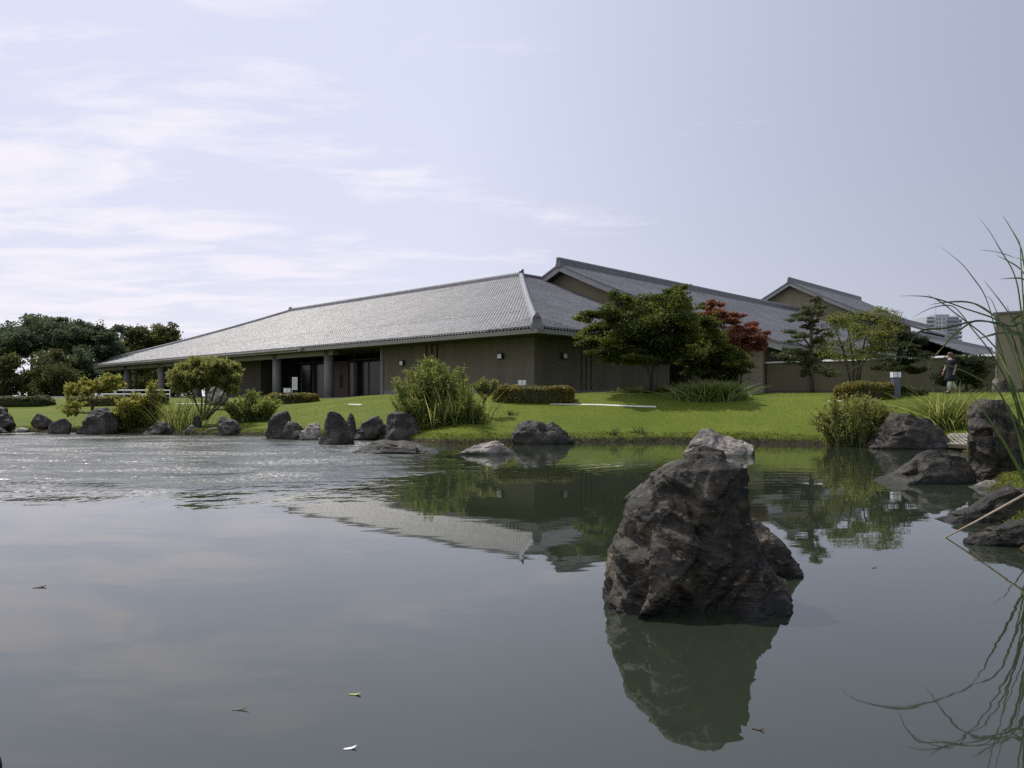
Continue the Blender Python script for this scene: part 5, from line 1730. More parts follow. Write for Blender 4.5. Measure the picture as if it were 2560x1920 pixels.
blade_clump('low_edging_plant', 'pale low edging plants beside the dark maple trunk', 'plant', 1590, 33.4, 0.75, 0.25, 260, 0.15, 0.42, 0.03, L_LILY, 72, 0.5, 0.4)
blade_clump('low_edging_plant', 'small yellowish leafy tuft on the red maple side of the trunk', 'plant', 1660, 33.4, 0.45, 0.25, 200, 0.2, 0.48, 0.04, L_HEDGE, 73, 0.5, 0.4)
for i, (px, py, d, lab) in enumerate(((1278, 1038, None, 'small dark weed sprouting on the lawn near the reed bush'), (1532, 1088, None, 'thin single weed stalk on the bank edge before the lawn'), (1602, 1086, None, 'cluster of thin weeds on the bank near the pale lichened rock'),
                                      (2040, 1062, None, 'little weed tuft on the lawn near the feathery bank shrub'))):
    p = gp(px, py)
    blade_clump('weed', lab, 'weed', px, p[1], 0.18, 0.15, 26, 0.15, 0.5 if i else 0.3, 0.025, L_DARK, 80 + i, 0.5, 0.3)


# --- clipped hedges
def hedge(label, x0, x1, ytop, ybase, d, depth, lm, seed, n_, size=0.085, group='clipped hedges', slant=0.0):
    r = np.random.default_rng(seed)
    d = float(gp((x0 + x1) / 2, ybase, 20)[1])
    o = thing('clipped_hedge', label, 'hedge', group=group)
    xa, xb = (x0 - CX) * d / F, (x1 - CX) * d / F
    zt_ = EYE + (HY - ytop) * d / F
    zb_ = EYE + (HY - ybase) * d / F - 0.15
    # inner twig body
    v, f = ico(4)
    v = np.sign(v) * np.abs(v) ** 0.45
    v /= np.abs(v).max(0)
    q = np.stack([(xa + xb) / 2 + v[:, 0] * (xb - xa) / 2 * 0.94, d + depth / 2 + v[:, 1] * depth / 2 * 0.92, (zt_ + zb_) / 2 + v[:, 2] * (zt_ - zb_) / 2 * 0.93], -1)
    q += (vnoise(q * 2.5 + seed)[:, None] - 0.5) * 0.22
    q[:, 2] -= slant * (q[:, 0] - xa) / (xb - xa) * np.clip((q[:, 2] - zb_) / (zt_ - zb_), 0, 1)
    link('twigs', mesh_np('twigs', q, f), M['twig'], o, True)
    n_ = int(n_ * 2.6)
    nf = len(f)
    tri = q[f[r.integers(0, nf, n_)]]
    w = r.dirichlet((1, 1, 1), n_)
    # spread by area: triangles of a squashed ball are uneven, so accept by area
    p = (tri * w[:, :, None]).sum(1)
    p += r.normal(0, 0.035, p.shape)
    nrm = r.normal(size=p.shape) + (p - np.array([(xa + xb) / 2, d + depth / 2, (zt_ + zb_) / 2])) * np.array([0.2, 1.0, 1.5]) * 1.2 + np.array([0, 0, 0.5])
    nrm /= np.linalg.norm(nrm, axis=1)[:, None]
    a = r.normal(size=p.shape)
    a -= (a * nrm).sum(1)[:, None] * nrm
    a /= np.linalg.norm(a, axis=1)[:, None]
    b_ = np.cross(nrm, a)
    s_ = size * r.uniform(0.6, 1.4, len(p))[:, None]
    vv_ = np.stack([p - a * s_ * 0.5, p + b_ * s_ * 0.32, p + a * s_ * 0.5, p - b_ * s_ * 0.32], 1).reshape(-1, 3)
    link('foliage', mesh_np('foliage', vv_, np.arange(len(vv_)).reshape(-1, 4), np.clip(r.normal(0.5, 0.25, len(p)) + 0.3 * (vnoise(p * 1.5) - 0.5), 0, 1)), lm, o)
    return o


hedge('low yellowish clipped hedge in front of the corner lamp', 1228, 1443, 964, 1010, 31.0, 1.6, L_HEDGE, 1, 6500)
hedge('yellow-topped clipped hedge before the porch columns', 655, 791, 983, 1010, 42.0, 1.6, L_HEDGE, 2, 4500)
hedge('long dark clipped hedge on the far lawn at the picture edge', -60, 111, 990, 1018, 46.0, 1.6, L_HEDGED, 3, 4500)
hedge('short reddish clipped hedge behind the sparse yellow shrub', 160, 300, 990, 1016, 45.0, 1.5, L_HEDGE, 4, 3500)
hedge('dark clipped hedge end showing behind the tangled shrub', 305, 400, 992, 1015, 47.0, 1.5, L_HEDGED, 5, 2500)
hedge('square-cut hedge standing above the feathery bank shrub', 2112, 2245, 957, 1000, 25.6, 1.3, L_HEDGE, 6, 5000)
hedge('low tapering hedge beyond the blue-grey lamp', 2250, 2328, 961, 990, 29.0, 1.3, L_HEDGED, 7, 3000, slant=0.25)
hedge('tiny round clipped bush on the kerb line of the far lawn', 112, 128, 982, 992, 58.0, 0.5, L_HEDGED, 8, 500, 0.09)

# --- grass fringe along the water
r = np.random.default_rng(5)
segs_ = POND[:23]
bs = []
for i in range(len(segs_) - 1):
    a, b_ = segs_[i], segs_[i + 1]
    L_ = np.linalg.norm(b_ - a)
    k = int(L_ * 230)
    t = r.uniform(0, 1, k)[:, None]
    nv = np.array([b_[1] - a[1], -(b_[0] - a[0])]) / L_
    p = a + (b_ - a) * t
    p = p - nv * (r.uniform(-0.12, 0.75, k) ** 1.0)[:, None]
    bs.append(p)
bs = np.concatenate(bs)
hz = H(bs[:, 0], bs[:, 1])
ok = hz > 0.02
bs, hz = bs[ok], hz[ok]
N = len(bs)
base = np.stack([bs[:, 0], bs[:, 1], hz - 0.01], -1)
dr = r.normal(0, 0.35, (N, 3))
dr[:, 2] = 1
dr /= np.linalg.norm(dr, axis=1)[:, None]
ln = r.uniform(0.04, 0.14, N) * (0.5 + vnoise(base * 0.8) * 1.1)
bend = r.normal(0, 0.5, (N, 3)) * ln[:, None]
bend[:, 1] -= ln * 0.6
bend[:, 2] = -ln * 0.35
v, f, t = blade_set(base, dr, ln, np.full(N, 0.022), bend, 3, 2)
tag(link('bank_grass', mesh_np('bank_grass', v, f, t), L_GRASS), 'ragged grass hanging over the pond bank', 'grass', kind='stuff')
# short turf tufts over the lawn
N = 60000
xs_, ys_ = r.uniform(-22, 20, N * 3), r.uniform(15, 40, N * 3)
sdv = shore_dist(xs_, ys_)
vis = (sdv > 0.2) & (np.abs(xs_ / ys_) < 0.74)
xs_, ys_ = xs_[vis][:N], ys_[vis][:N]
N = len(xs_)
base = np.stack([xs_, ys_, H(xs_, ys_) - 0.005], -1)
dr = r.normal(0, 0.45, (N, 3))
dr[:, 2] = 1
dr /= np.linalg.norm(dr, axis=1)[:, None]
ln = r.uniform(0.01, 0.028, N)
bend = r.normal(0, 0.4, (N, 3)) * ln[:, None]
v, f, t = blade_set(base, dr, ln, np.full(N, 0.035), bend, 4, 1)
tag(link('lawn_turf', mesh_np('lawn_turf', v, f, np.clip(t, 0.35, 0.8)), L_GRASS), 'short mown turf on the lawn', 'grass', kind='stuff')


# ------------------------------------------------------------------ paths and kerbs
def strip(name, pts, w, mat, lift=0.02):
    mb = MB()
    pts = [np.array(p) for p in pts]
    fine_ = []
    for i in range(len(pts) - 1):
        for t in np.linspace(0, 1, 14, endpoint=False):
            fine_.append(pts[i] * (1 - t) + pts[i + 1] * t)
    fine_.append(pts[-1])
    vs = []
    for i, p in enumerate(fine_):
        d = fine_[min(i + 1, len(fine_) - 1)] - fine_[max(i - 1, 0)]
        nv = np.array([-d[1], d[0]])[:2] / (np.hypot(d[0], d[1]) + 1e-9)
        for s_ in (-1, 1):
            q = p[:2] + nv * s_ * w / 2
            z = float(H(q[0], q[1])[0])
            vs += [(q[0], q[1], z + lift), (q[0], q[1], z - 0.08)]
    k = len(fine_)
    fs = []
    for i in range(k - 1):
        a = i * 4
        fs += [(a, a + 2, a + 6, a + 4), (a, a + 4, a + 5, a + 1), (a + 2, a + 3, a + 7, a + 6)]
    mb.add(vs, fs)
    o = mb.build(name, mat)
    return tag(o, kind='structure')


strip('path', [gp(1375, 1010), gp(1500, 1012), gp(1640, 1017)], 0.17, M['white_stone'], 0.006)
strip('path', [gp(872, 1012), gp(905, 1013)], 0.12, M['white_stone'], 0.03)
strip('path', [gp(440, 1010), gp(560, 1009)], 0.25, M['white_stone'], 0.02)
strip('path', [gp(2070, 1003), gp(2200, 1001)], 0.1, M['white_stone'], 0.006)
strip('kerb', [on_ground(-100, 60), on_ground(60, 60), on_ground(300, 61)], 0.3, M['kerb'], 0.14)

# two-rail barrier under the open porch
rail = thing('guard_rail', 'white two-rail barrier showing behind the sparse shrub near the open porch', 'railing')
q0, q1 = on_ground(200, 66), on_ground(425, 66)
for z in (0.35, 0.7):
    MB().tube([q0 + np.array([0, 0, z]), q1 + np.array([0, 0, z])], [0.055, 0.055], 8).build('rail', M['white'], rail)
for i in range(6):
    p = q0 + (q1 - q0) * i / 5
    MB().tube([p - np.array([0, 0, 0.1]), p + np.array([0, 0, 0.8])], [0.05, 0.05], 8).build('post', M['white'], rail)


# ------------------------------------------------------------------ lamps and boards
def bollard(label, px, ytop, ybase, d, wpx, body, headfrac=0.28):
    d = min(float(gp(px, ybase, 20)[1]), 50.0)
    o = thing('bollard_lamp', label, 'lamp', group='garden bollard lamps')
    w = wpx * d / F
    c = pt(px, ytop, d)
    zt_ = c[2]
    zb_ = min(pt(px, ybase, d)[2], float(H(c[0], d)[0])) - 0.05
    hd = (zt_ - zb_) * headfrac
    a = w / 2
    x, y = c[0], c[1]
    MB().box(x - a * 0.86, x + a * 0.86, y - a * 0.86, y + a * 0.86, zb_, zt_ - hd).build('post', M[body], o)
    MB().box(x - a * 0.5, x + a * 0.5, y - a * 0.5, y + a * 0.5, zt_ - hd + 0.002, zt_ - 0.03).build('lamp_core', M['lamp_dark'], o)
    for i in range(2):
        cx_ = x + (-0.5 + i) * a * 0.98
        MB().box(cx_ - a * 0.42, cx_ + a * 0.42, y - a * 0.98, y - a * 0.90, zt_ - hd + 0.02, zt_ - 0.035).build('pane', M['lamp_pane'], o)
        MB().box(x + (-1 + 2 * i) * a * 0.98 - 0.01, x + (-1 + 2 * i) * a * 0.98 + 0.01, y - a * 0.8, y + a * 0.8, zt_ - hd + 0.02, zt_ - 0.035).build('pane', M['lamp_pane'], o)
    MB().box(x - a * 1.04, x + a * 1.04, y - a * 1.04, y + a * 1.04, zt_ - 0.03, zt_).build('cap', M['lamp_dark'], o)
    return o


bollard('blue-grey bollard lamp between the square-cut hedge and the tapering hedge', 2239, 928, 992, 27.0, 19, 'lamp_body', 0.25)
bollard('dark bollard lamp peeping over the hedge by the hall corner', 1305, 948, 985, 33.6, 19, 'lamp_dark', 0.42)
bollard('dark bollard lamp behind the yellow-topped hedge beside the notice', 720, 969, 1000, 44.5, 18, 'lamp_dark', 0.40)

nb = thing('notice_board', 'white upright notice panel standing before the dark porch', 'sign')
p = pt(737, 943, 45.5)
gz_ = float(H(p[0], p[1])[0])
MB().box(p[0] - 0.16, p[0] + 0.16, 45.48, 45.52, p[2] - 0.78, p[2]).build('panel', M['white'], nb)
MB().box(p[0] - 0.13, p[0] + 0.13, 45.470, 45.478, p[2] - 0.70, p[2] - 0.06).build('sheet', mk('grey_printed_sheet', (0.42, 0.42, 0.42), (0.66, 0.66, 0.66), 0.6, 40, stretch=(2.5, 1, 0.12)), nb)
for s_ in (-0.12, 0.12):
    MB().tube([(p[0] + s_, 45.53, gz_ - 0.1), (p[0] + s_, 45.53, p[2] - 0.1)], [0.02, 0.02], 6).build('leg', M['frame'], nb)

# honeycomb bank grid between the boulder and the standing stone
grid_o = thing('bank_grid', 'pale honeycomb grid laid on the bank between the boulder and the standing stone', 'grid')
mb = MB()
pa, pb, pc, pd = (gp(a_, b_, 14) + np.array([0, 0, 0.07]) for a_, b_ in ((2350, 1116), (2428, 1118), (2428, 1090), (2374, 1090)))
nxh, nyh = 11, 8


def gq(i, j):
    a, b_ = i / nxh, j / nyh
    return (pa * (1 - a) + pb * a) * (1 - b_) + (pd * (1 - a) + pc * a) * b_


for j in range(nyh + 1):
    for i in range(nxh):
        up_ = 0.33 if (i + j) % 2 == 0 else 0.0
        p0, p1 = gq(i, min(j + up_, nyh)), gq(i + 1, min(j + (0.33 - up_), nyh))
        mb.tube([p0, p1], [0.012, 0.012], 4, False)
for j in range(nyh):
    for i in range(nxh + 1):
        if (i + j) % 2 == 0:
            mb.tube([gq(i, j + 0.33), gq(i, j + 1.0)], [0.012, 0.012], 4, False)
tag(mb.build('honeycomb', M['grid'], grid_o), kind='stuff')
sl = MB()
e = np.array([0, 0, 0.06])
sl.hexa([pa - e - e, pb - e - e, pc - e - e, pd - e - e, pa - e * 0.5, pb - e * 0.5, pc - e * 0.5, pd - e * 0.5])
sl.build('soil_bed', mk('bank_soil', (0.04, 0.035, 0.025), (0.08, 0.07, 0.05), 0.9, 9), grid_o)

# ------------------------------------------------------------------ cattails on the near bank
cat = thing('cattail_clump', 'tall cattails arching over the water from the near bank', 'cattails')
c1 = (2100, 500, 3.317)
lv = [
    [(830, 385), (1000, 520), (1100, 640), (1190, 770), (1250, 930), (1290, 1090), (1370, 1350), (1450, 1659)],
    [(1150, 145), (1240, 260), (1340, 430), (1420, 560), (1470, 700), (1500, 900), (1530, 1150), (1560, 1500)],
    [(1345, 120), (1420, 240), (1490, 370), (1520, 500), (1560, 800), (1590, 1200)],
    [(1190, 660), (1260, 750), (1330, 840), (1400, 940), (1460, 1050), (1560, 1300)],
    [(1200, 800), (1250, 820), (1300, 930), (1340, 1040), (1400, 1180), (1500, 1450), (1550, 1650)],
    [(490, 797), (620, 795), (740, 805), (900, 850), (1050, 905), (1160, 940), (1280, 985), (1420, 1080), (1540, 1250)],
    [(590, 985), (700, 920), (820, 880), (930, 880), (1010, 950), (1090, 1060), (1180, 1170), (1260, 1280), (1340, 1420), (1450, 1659)],
    [(475, 1400), (540, 1250), (630, 1120), (710, 1075), (880, 1062), (1060, 1015), (1200, 1005), (1420, 1050), (1560, 1150)],
    [(710, 1395), (780, 1300), (880, 1190), (980, 1090), (1080, 1020), (1150, 1000), (1270, 1020), (1430, 1100), (1560, 1250)],
    [(0, 1475), (120, 1390), (250, 1335), (380, 1310), (520, 1300), (700, 1320), (900, 1370), (1150, 1480), (1350, 1640)],
    [(1080, 855), (1130, 870), (1220, 920), (1320, 1010), (1450, 1250), (1540, 1500)],
    [(1155, 415), (1270, 425), (1370, 450), (1450, 480), (1526, 510), (1610, 700), (1640, 1000)],
    [(1295, 455), (1400, 510), (1480, 560), (1540, 640), (1600, 850)],
    [(1325, 655), (1450, 648), (1526, 660), (1600, 750), (1650, 1000)],
    [(1130, 1155), (1200, 1135), (1320, 1105), (1420, 1110), (1526, 1150), (1620, 1300)],
    [(1410, 1100), (1415, 1020), (1470, 970), (1540, 945), (1620, 1000), (1660, 1200)],
    [(740, 870), (860, 850), (1050, 845), (1200, 900), (1350, 1040), (1480, 1300)],
    [(720, 785), (790, 820), (870, 870), (945, 930), (1050, 1010), (1250, 1180), (1400, 1450)],
    [(1380, 870), (1450, 1020), (1526, 1180), (1600, 1400)],
    [(1490, 310), (1500, 500), (1512, 700), (1530, 1000), (1560, 1400)],
    [(1430, 900), (1480, 1100), (1540, 1350), (1590, 1600)],
    [(1340, 1300), (1400, 1450), (1470, 1659)],
    [(1280, 1200), (1380, 1400), (1500, 1659)],
    [(1460, 1250), (1500, 1420), (1560, 1659)],
]
rc = random.Random(4)
BASE_D = 8.8
for i, pl_ in enumerate(lv):
    pix = [(c1[0] + x / c1[2], c1[1] + y / c1[2]) for x, y in pl_]
    foot = (2590 + rc.uniform(-15, 60), 1262)
    if pix[-1][1] < 1200:
        pix.append(foot)
    dt = rc.uniform(-0.7, 0.9)
    m_ = len(pix)
    ctl = [Vector(pt(px, py, BASE_D + dt * (1 - k / (m_ - 1)) + rc.uniform(-0.02, 0.02))) for k, (px, py) in enumerate(pix)]
    # smooth the measured points
    sm = []
    for k in range(m_ - 1):
        p0, p1, p2, p3 = ctl[max(k - 1, 0)], ctl[k], ctl[k + 1], ctl[min(k + 2, m_ - 1)]
        for s_ in (0, 0.25, 0.5, 0.75):
            sm.append(0.5 * ((2 * p1) + (p2 - p0) * s_ + (2 * p0 - 5 * p1 + 4 * p2 - p3) * s_ ** 2 + (3 * p1 - p0 - 3 * p2 + p3) * s_ ** 3))
    sm.append(ctl[-1])
    n_ = len(sm)
    w0 = rc.uniform(0.017, 0.028)
    tw = rc.uniform(-0.6, 0.6)
    vs, fs = [], []
    for k, p in enumerate(sm):
        tg = (sm[min(k + 1, n_ - 1)] - sm[max(k - 1, 0)]).normalized()
        face = Vector((0.3 * math.sin(tw + k * 0.12), -1, 0.35)).normalized()
        sd = tg.cross(face).normalized()
        s_ = k / (n_ - 1)
        w = w0 * min(1.0, 0.10 + s_ * 3.2) * (1.0 if s_ < 0.8 else 1.15)
        vs += [p - sd * w / 2, p + face * w * 0.16, p + sd * w / 2]
    for k in range(n_ - 1):
        a = k * 3
        fs += [(a, a + 1, a + 4, a + 3), (a + 1, a + 2, a + 5, a + 4)]
    tt = rc.uniform(0.0, 0.55)
    tint = [min(1.0, tt + (0.5 if k < 6 and rc.random() < 0.6 else 0.0)) for k in range(n_ - 1) for _ in (0, 1)]
    link('leaf', mesh_np('leaf', [tuple(q) for q in vs], fs, tint), L_CAT, cat, True)
hb = pt(2562, 735, BASE_D)
fb = pt(2580, 1262, BASE_D)
MB().tube([fb, hb * 0.5 + fb * 0.5 + np.array([0.03, 0, 0]), hb + np.array([0, 0, -0.3])], [0.012, 0.011, 0.009], 6).build('stalk', M['dead'], cat, True)
MB().tube([hb + np.array([0, 0, -0.3]), hb + np.array([0, 0, -0.28]), hb + np.array([0, 0, -0.02]), hb, hb + np.array([0, 0, 0.18])], [0.012, 0.02, 0.02, 0.008, 0.004], 9).build('seed_head', mk('brown_seed_head', (0.10, 0.035, 0.015), (0.14, 0.05, 0.02), 0.9, 40), cat, True)
# fill of more blades just beyond the frame edge, rooted on the bank
blade_clump('cattail_clump', 'thick stand of cattail blades rooted at the picture edge of the bank', 'cattails', 2660, 8.7, 0.5, 0.6, 34, 1.0, 1.9, 0.028, L_CAT, 91, 0.35, 0.3, segs=7)

q0, q1 = pt(2356, 1343, 8.38), pt(2580, 1226, 8.0)
st = MB().tube([q0 - np.array([0, 0, 0.02]), q0 * 0.6 + q1 * 0.4 + np.array([0, 0, -0.02]), q1], [0.008, 0.011, 0.014], 7).build('dead_reed_stem', M['dead'], None, True)
tag(st, 'pale dry reed stem slanting down into the water over the layered slab', 'stem')

# ------------------------------------------------------------------ bits floating on the water
FL = [(875, 1872, 'white oval petal floating on the nearest water', 0.05, 0.9), (887, 1737, 'yellow-green leaf scrap floating in the middle of the calm water', 0.06, 0.2), (100, 1469, 'dark twig floating near the picture edge', 0.08, -1),
      (1895, 1824, 'dark leaf floating below the rock reflection', 0.05, -1), (600, 1775, 'pale straw floating across the cloud reflection', 0.07, 0.5), (2185, 1420, 'small dark leaf floating in front of the layered slab', 0.05, -1)]
for i, (px, py, lab, s_, tv_) in enumerate(FL):
    d = wd(py)
    s_ = s_ * 0.42
    x = (px - CX) * d / F
    r = np.random.default_rng(300 + i)
    k = 14
    th = np.linspace(0, 2 * math.pi, k, endpoint=False)
    el = 0.5 if tv_ != 0.5 else 0.08
    rot = r.uniform(-0.7, 0.7)
    X = np.cos(th) * s_ * 1.5 * r.uniform(0.86, 1.08, k)          # pointed leaf outline with a ragged edge, tip curled up
    Y = np.sin(th) * np.abs(np.sin(th)) ** 0.6 * s_ * el * r.uniform(0.75, 1.15, k)
    vs = [(x + a * math.cos(rot) - b_ * math.sin(rot), d + a * math.sin(rot) + b_ * math.cos(rot), 0.003 + 0.006 * max(0.0, a / s_) ** 2) for a, b_ in zip(X, Y)]
    vs += [(q[0], q[1], q[2] - 0.0025) for q in vs]
    mb = MB().add(vs, [tuple(range(k)), tuple(range(2 * k - 1, k - 1, -1))] + [(j, j + k, (j + 1) % k + k, (j + 1) % k) for j in range(k)])
    mat_ = M['dead'] if tv_ == 0.5 else (M['white'] if tv_ > 0.6 else (M['bark'] if tv_ < 0 else mk('yellow_green_scrap', (0.28, 0.30, 0.10), (0.35, 0.36, 0.15), 0.6, 30)))
    tag(mb.build('floating_leaf', mat_), lab, 'floating leaf')

# ------------------------------------------------------------------ the walking person
pp = thing('person', 'person in a navy vest and pale trousers walking on the lawn', 'person')
_c = np.linspace(25, 38, 300)
_h = np.array([EYE + (HY - 880) * q / F - float(H((2377 - CX) * q / F, q)[0]) for q in _c])
dP = float(_c[np.abs(_h - 1.68).argmin()])
pscale = float(_h[np.abs(_h - 1.68).argmin()]) / 1.68
px0 = np.array([(2377 - CX) * dP / F, dP, float(H((2377 - CX) * dP / F, dP)[0])])
# local frame: x to the picture's right, y away, z up; walking towards -x and a little away


def rings(mb, rows_, n=14):
    """closed surface through elliptical rings (x, y, z, half width, half depth)"""
    b0 = len(mb.v)
    for (x, y, z, a, b_) in rows_:
        for k in range(n):
            th = 2 * math.pi * k / n
            mb.v.append(tuple(px0 + np.array([x + a * math.cos(th), y + b_ * math.sin(th), z])))
    for i in range(len(rows_) - 1):
        for k in range(n):
            a_, c_ = b0 + i * n + k, b0 + i * n + (k + 1) % n
            mb.f.append((a_, c_, c_ + n, a_ + n))
    mb.f.append(tuple(b0 + k for k in range(n))[::-1])
    e_ = b0 + (len(rows_) - 1) * n
    mb.f.append(tuple(e_ + k for k in range(n)))
    return mb


def skin_body(name, joints, bones, radii, mat, parent, root=0):
    me = bpy.data.meshes.new(name)
    me.from_pydata([tuple(px0 + np.array(j)) for j in joints], bones, [])
    o = bpy.data.objects.new(name, me)
    COL.objects.link(o)
    o.modifiers.new('Skin', 'SKIN')
    sv = me.skin_vertices[0].data
    for i, q in enumerate(radii):
        sv[i].radius = (q, q) if not isinstance(q, tuple) else q
    sv[root].use_root = True
    ss = o.modifiers.new('Sub', 'SUBSURF')
    ss.levels = ss.render_levels = 2
    dg = bpy.context.evaluated_depsgraph_get()
    ev = bpy.data.meshes.new_from_object(o.evaluated_get(dg))
    bpy.data.objects.remove(o)
    return link(name, ev, mat, parent, True)


J = [(0, 0, 0.88), (0.0, 0, 1.10), (-0.01, 0, 1.30), (-0.02, 0, 1.40), (-0.03, 0, 1.46), (-0.035, 0, 1.54), (-0.03, 0, 1.62),      # pelvis .. head
     (0.03, -0.16, 1.33), (0.09, -0.19, 1.08), (0.02, -0.20, 0.86),                                                             # near arm: shoulder, elbow, wrist
     (-0.03, 0.16, 1.33), (-0.10, 0.19, 1.08), (-0.19, 0.18, 0.88),                                                             # far arm
     (-0.03, -0.08, 0.82), (-0.10, -0.08, 0.46), (-0.12, -0.08, 0.10), (-0.24, -0.08, 0.04),                                    # leading leg
     (0.03, 0.08, 0.82), (0.10, 0.08, 0.46), (0.26, 0.08, 0.14), (0.18, 0.08, 0.04)]                                            # trailing leg
B = [(0, 1), (1, 2), (2, 3), (3, 4), (4, 5), (5, 6), (2, 7), (7, 8), (8, 9), (2, 10), (10, 11), (11, 12), (0, 13), (13, 14), (14, 15), (15, 16), (0, 17), (17, 18), (18, 19), (19, 20)]
Rr = [0.12, 0.11, 0.12, 0.07, 0.05, 0.085, 0.075, 0.055, 0.04, 0.03, 0.055, 0.04, 0.03, 0.085, 0.058, 0.042, 0.035, 0.085, 0.058, 0.042, 0.035]
body = skin_body('body', J, B, Rr, M['skin'], pp)
for (wx, wy, wz, dx_) in ((0.02, -0.20, 0.86, -0.02), (-0.19, 0.18, 0.88, -0.03)):
    hj = [(wx, wy, wz), (wx + dx_, wy, wz - 0.07)]
    hb_, hr = [(0, 1)], [0.024, 0.03]
    for k in range(4):
        fx = (k - 1.5) * 0.017
        L1 = (0.035, 0.042, 0.04, 0.03)[k]
        i0 = len(hj)
        hj += [(wx + dx_ + fx, wy, wz - 0.10), (wx + dx_ + fx - 0.006, wy + 0.005, wz - 0.10 - L1), (wx + dx_ + fx - 0.014, wy + 0.012, wz - 0.10 - L1 * 1.8)]
        hb_ += [(1, i0), (i0, i0 + 1), (i0 + 1, i0 + 2)]
        hr += [0.009, 0.008, 0.006]
    i0 = len(hj)
    hj += [(wx + dx_ - 0.035, wy - 0.01, wz - 0.06), (wx + dx_ - 0.045, wy - 0.01, wz - 0.10)]
    hb_ += [(1, i0), (i0, i0 + 1)]
    hr += [0.01, 0.008]
    skin_body('hand', hj, hb_, hr, M['skin'], pp)
# head details: face towards -x
hx, hz_ = -0.035, 1.55
fc = MB()
fc.add([px0 + np.array(q) for q in ((hx - 0.08, -0.014, hz_), (hx - 0.08, 0.014, hz_), (hx - 0.118, 0, hz_ - 0.022), (hx - 0.085, 0, hz_ + 0.035), (hx - 0.08, 0, hz_ - 0.03))], [(0, 2, 3), (3, 2, 1), (0, 4, 2), (4, 1, 2)])
fc.build('nose', M['skin'], pp)
for s_ in (-1, 1):
    MB().tube([px0 + np.array((hx - 0.086, s_ * 0.032, hz_ + 0.012)), px0 + np.array((hx - 0.078, s_ * 0.032, hz_ + 0.012))], [0.009, 0.011], 8).build('eye', M['shoe'], pp)
    rings(MB(), [(hx + 0.0, s_ * 0.088, hz_ - 0.03, 0.012, 0.006), (hx + 0.0, s_ * 0.093, hz_, 0.02, 0.01), (hx + 0.005, s_ * 0.09, hz_ + 0.03, 0.016, 0.008)], 8).build('ear', M['skin'], pp, True)
MB().tube([px0 + np.array((hx - 0.082, -0.022, hz_ - 0.05)), px0 + np.array((hx - 0.086, 0, hz_ - 0.048)), px0 + np.array((hx - 0.082, 0.022, hz_ - 0.05))], [0.004, 0.006, 0.004], 6).build('mouth', M['hair'], pp)
hr_ = rings(MB(), [(hx + 0.045, 0, 1.46, 0.05, 0.075), (hx + 0.035, 0, 1.50, 0.08, 0.105), (hx + 0.022, 0, 1.56, 0.10, 0.112), (hx + 0.012, 0, 1.61, 0.108, 0.108), (hx + 0.008, 0, 1.65, 0.085, 0.085), (hx + 0.008, 0, 1.675, 0.035, 0.04)], 18)
hr_.build('hair', M['hair'], pp, True)
rings(MB(), [(0.0, 0, 0.80, 0.16, 0.19), (0.0, 0, 0.95, 0.145, 0.18), (0.0, 0, 1.10, 0.13, 0.165), (-0.01, 0, 1.28, 0.14, 0.19), (-0.015, 0, 1.36, 0.10, 0.15), (-0.025, 0, 1.405, 0.06, 0.075)], 18).build('shirt', M['shirt'], pp, True)
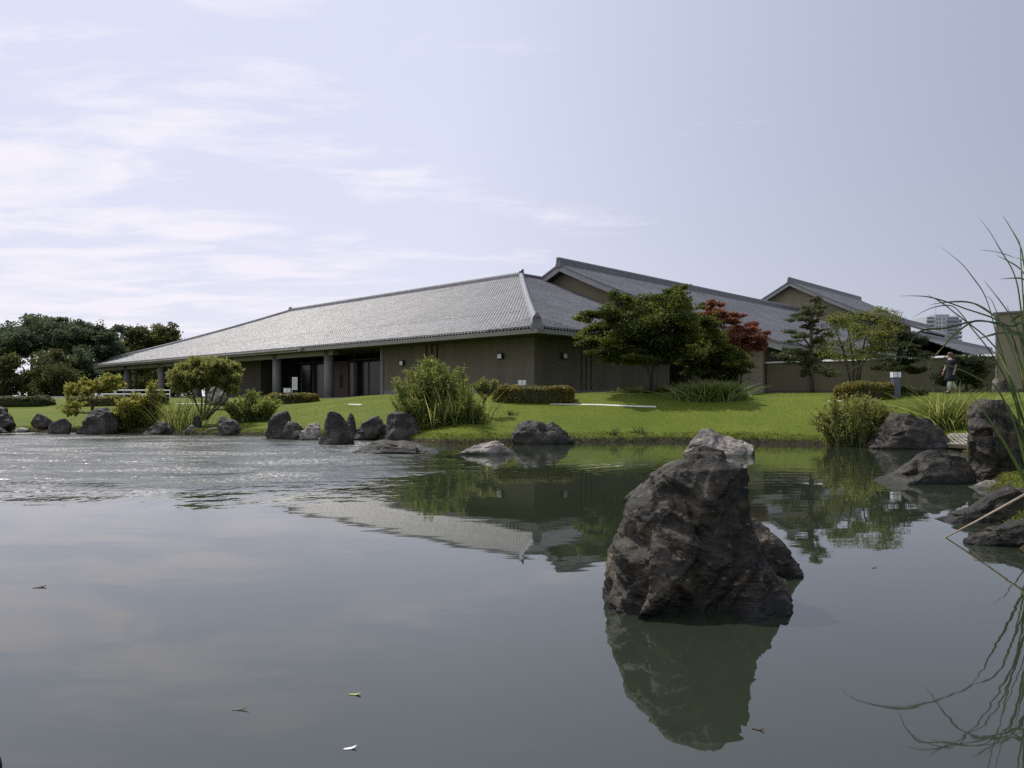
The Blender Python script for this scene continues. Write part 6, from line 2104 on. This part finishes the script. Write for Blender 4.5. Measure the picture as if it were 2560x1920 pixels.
# navy vest and overskirt, open at the side so that the shirt shows
vs, fs = [], []
rows_ = [(0.50, 0.235, 0.235), (0.62, 0.215, 0.225), (0.80, 0.18, 0.205), (0.95, 0.16, 0.192), (1.10, 0.145, 0.176), (1.28, 0.152, 0.197), (1.375, 0.11, 0.15)]
arc = np.linspace(-0.12 * math.pi, 1.56 * math.pi, 25)
for (z, a, b_) in rows_:
    for th in arc:
        if z < 0.9:
            th = -0.12 * math.pi + (th + 0.12 * math.pi) / 1.68 * 2.0
        vs.append(px0 + np.array([a * math.cos(th + math.pi * 0.02), b_ * math.sin(th + math.pi * 0.02), z]))
k = len(arc)
for i in range(len(rows_) - 1):
    for j in range(k - 1):
        fs.append((i * k + j, i * k + j + 1, (i + 1) * k + j + 1, (i + 1) * k + j))
ve = MB().add(vs, fs).build('vest', M['navy'], pp, True)
so = ve.modifiers.new('Solid', 'SOLIDIFY')
so.thickness = 0.012
rings(MB(), [(-0.02, 0, 1.37, 0.085, 0.10), (-0.025, 0, 1.42, 0.06, 0.07)], 16).build('collar', M['trouser'], pp, True)
for (sx, sy, ex, ey, r1) in ((0.03, -0.165, 0.075, -0.19, 0.07), (-0.03, 0.165, -0.075, 0.19, 0.07)):
    MB().tube([px0 + np.array((sx * 0.7, sy * 0.8, 1.37)), px0 + np.array((sx, sy, 1.31)), px0 + np.array((ex, ey, 1.17))], [0.06, r1, r1 * 0.95], 12).build('sleeve', M['navy'], pp, True)
MB().tube([px0 + np.array(q) for q in ((-0.02, -0.08, 0.84), (-0.07, -0.08, 0.62), (-0.10, -0.08, 0.44), (-0.12, -0.08, 0.16))], [0.10, 0.088, 0.078, 0.07], 14).build('trouser_leg', M['trouser'], pp, True)
MB().tube([px0 + np.array(q) for q in ((0.02, 0.08, 0.84), (0.07, 0.08, 0.62), (0.11, 0.08, 0.44), (0.24, 0.08, 0.19))], [0.10, 0.088, 0.078, 0.07], 14).build('trouser_leg', M['trouser'], pp, True)
for (x, y, z, tx) in ((-0.12, -0.08, 0.0, -0.16), (0.25, 0.08, 0.03, -0.13)):
    rings(MB(), [(x + tx * 0.35, y, z, 0.13, 0.042), (x + tx * 0.35, y, z + 0.035, 0.13, 0.044), (x + tx * 0.2, y, z + 0.075, 0.09, 0.04), (x, y, z + 0.10, 0.05, 0.038)], 14).build('shoe', M['shoe'], pp, True)
for ch in [q for q in bpy.data.objects if q.parent is pp]:
    ch.matrix_basis = Matrix.Translation(Vector(px0)) @ Matrix.Scale(pscale, 4) @ Matrix.Translation(-Vector(px0))
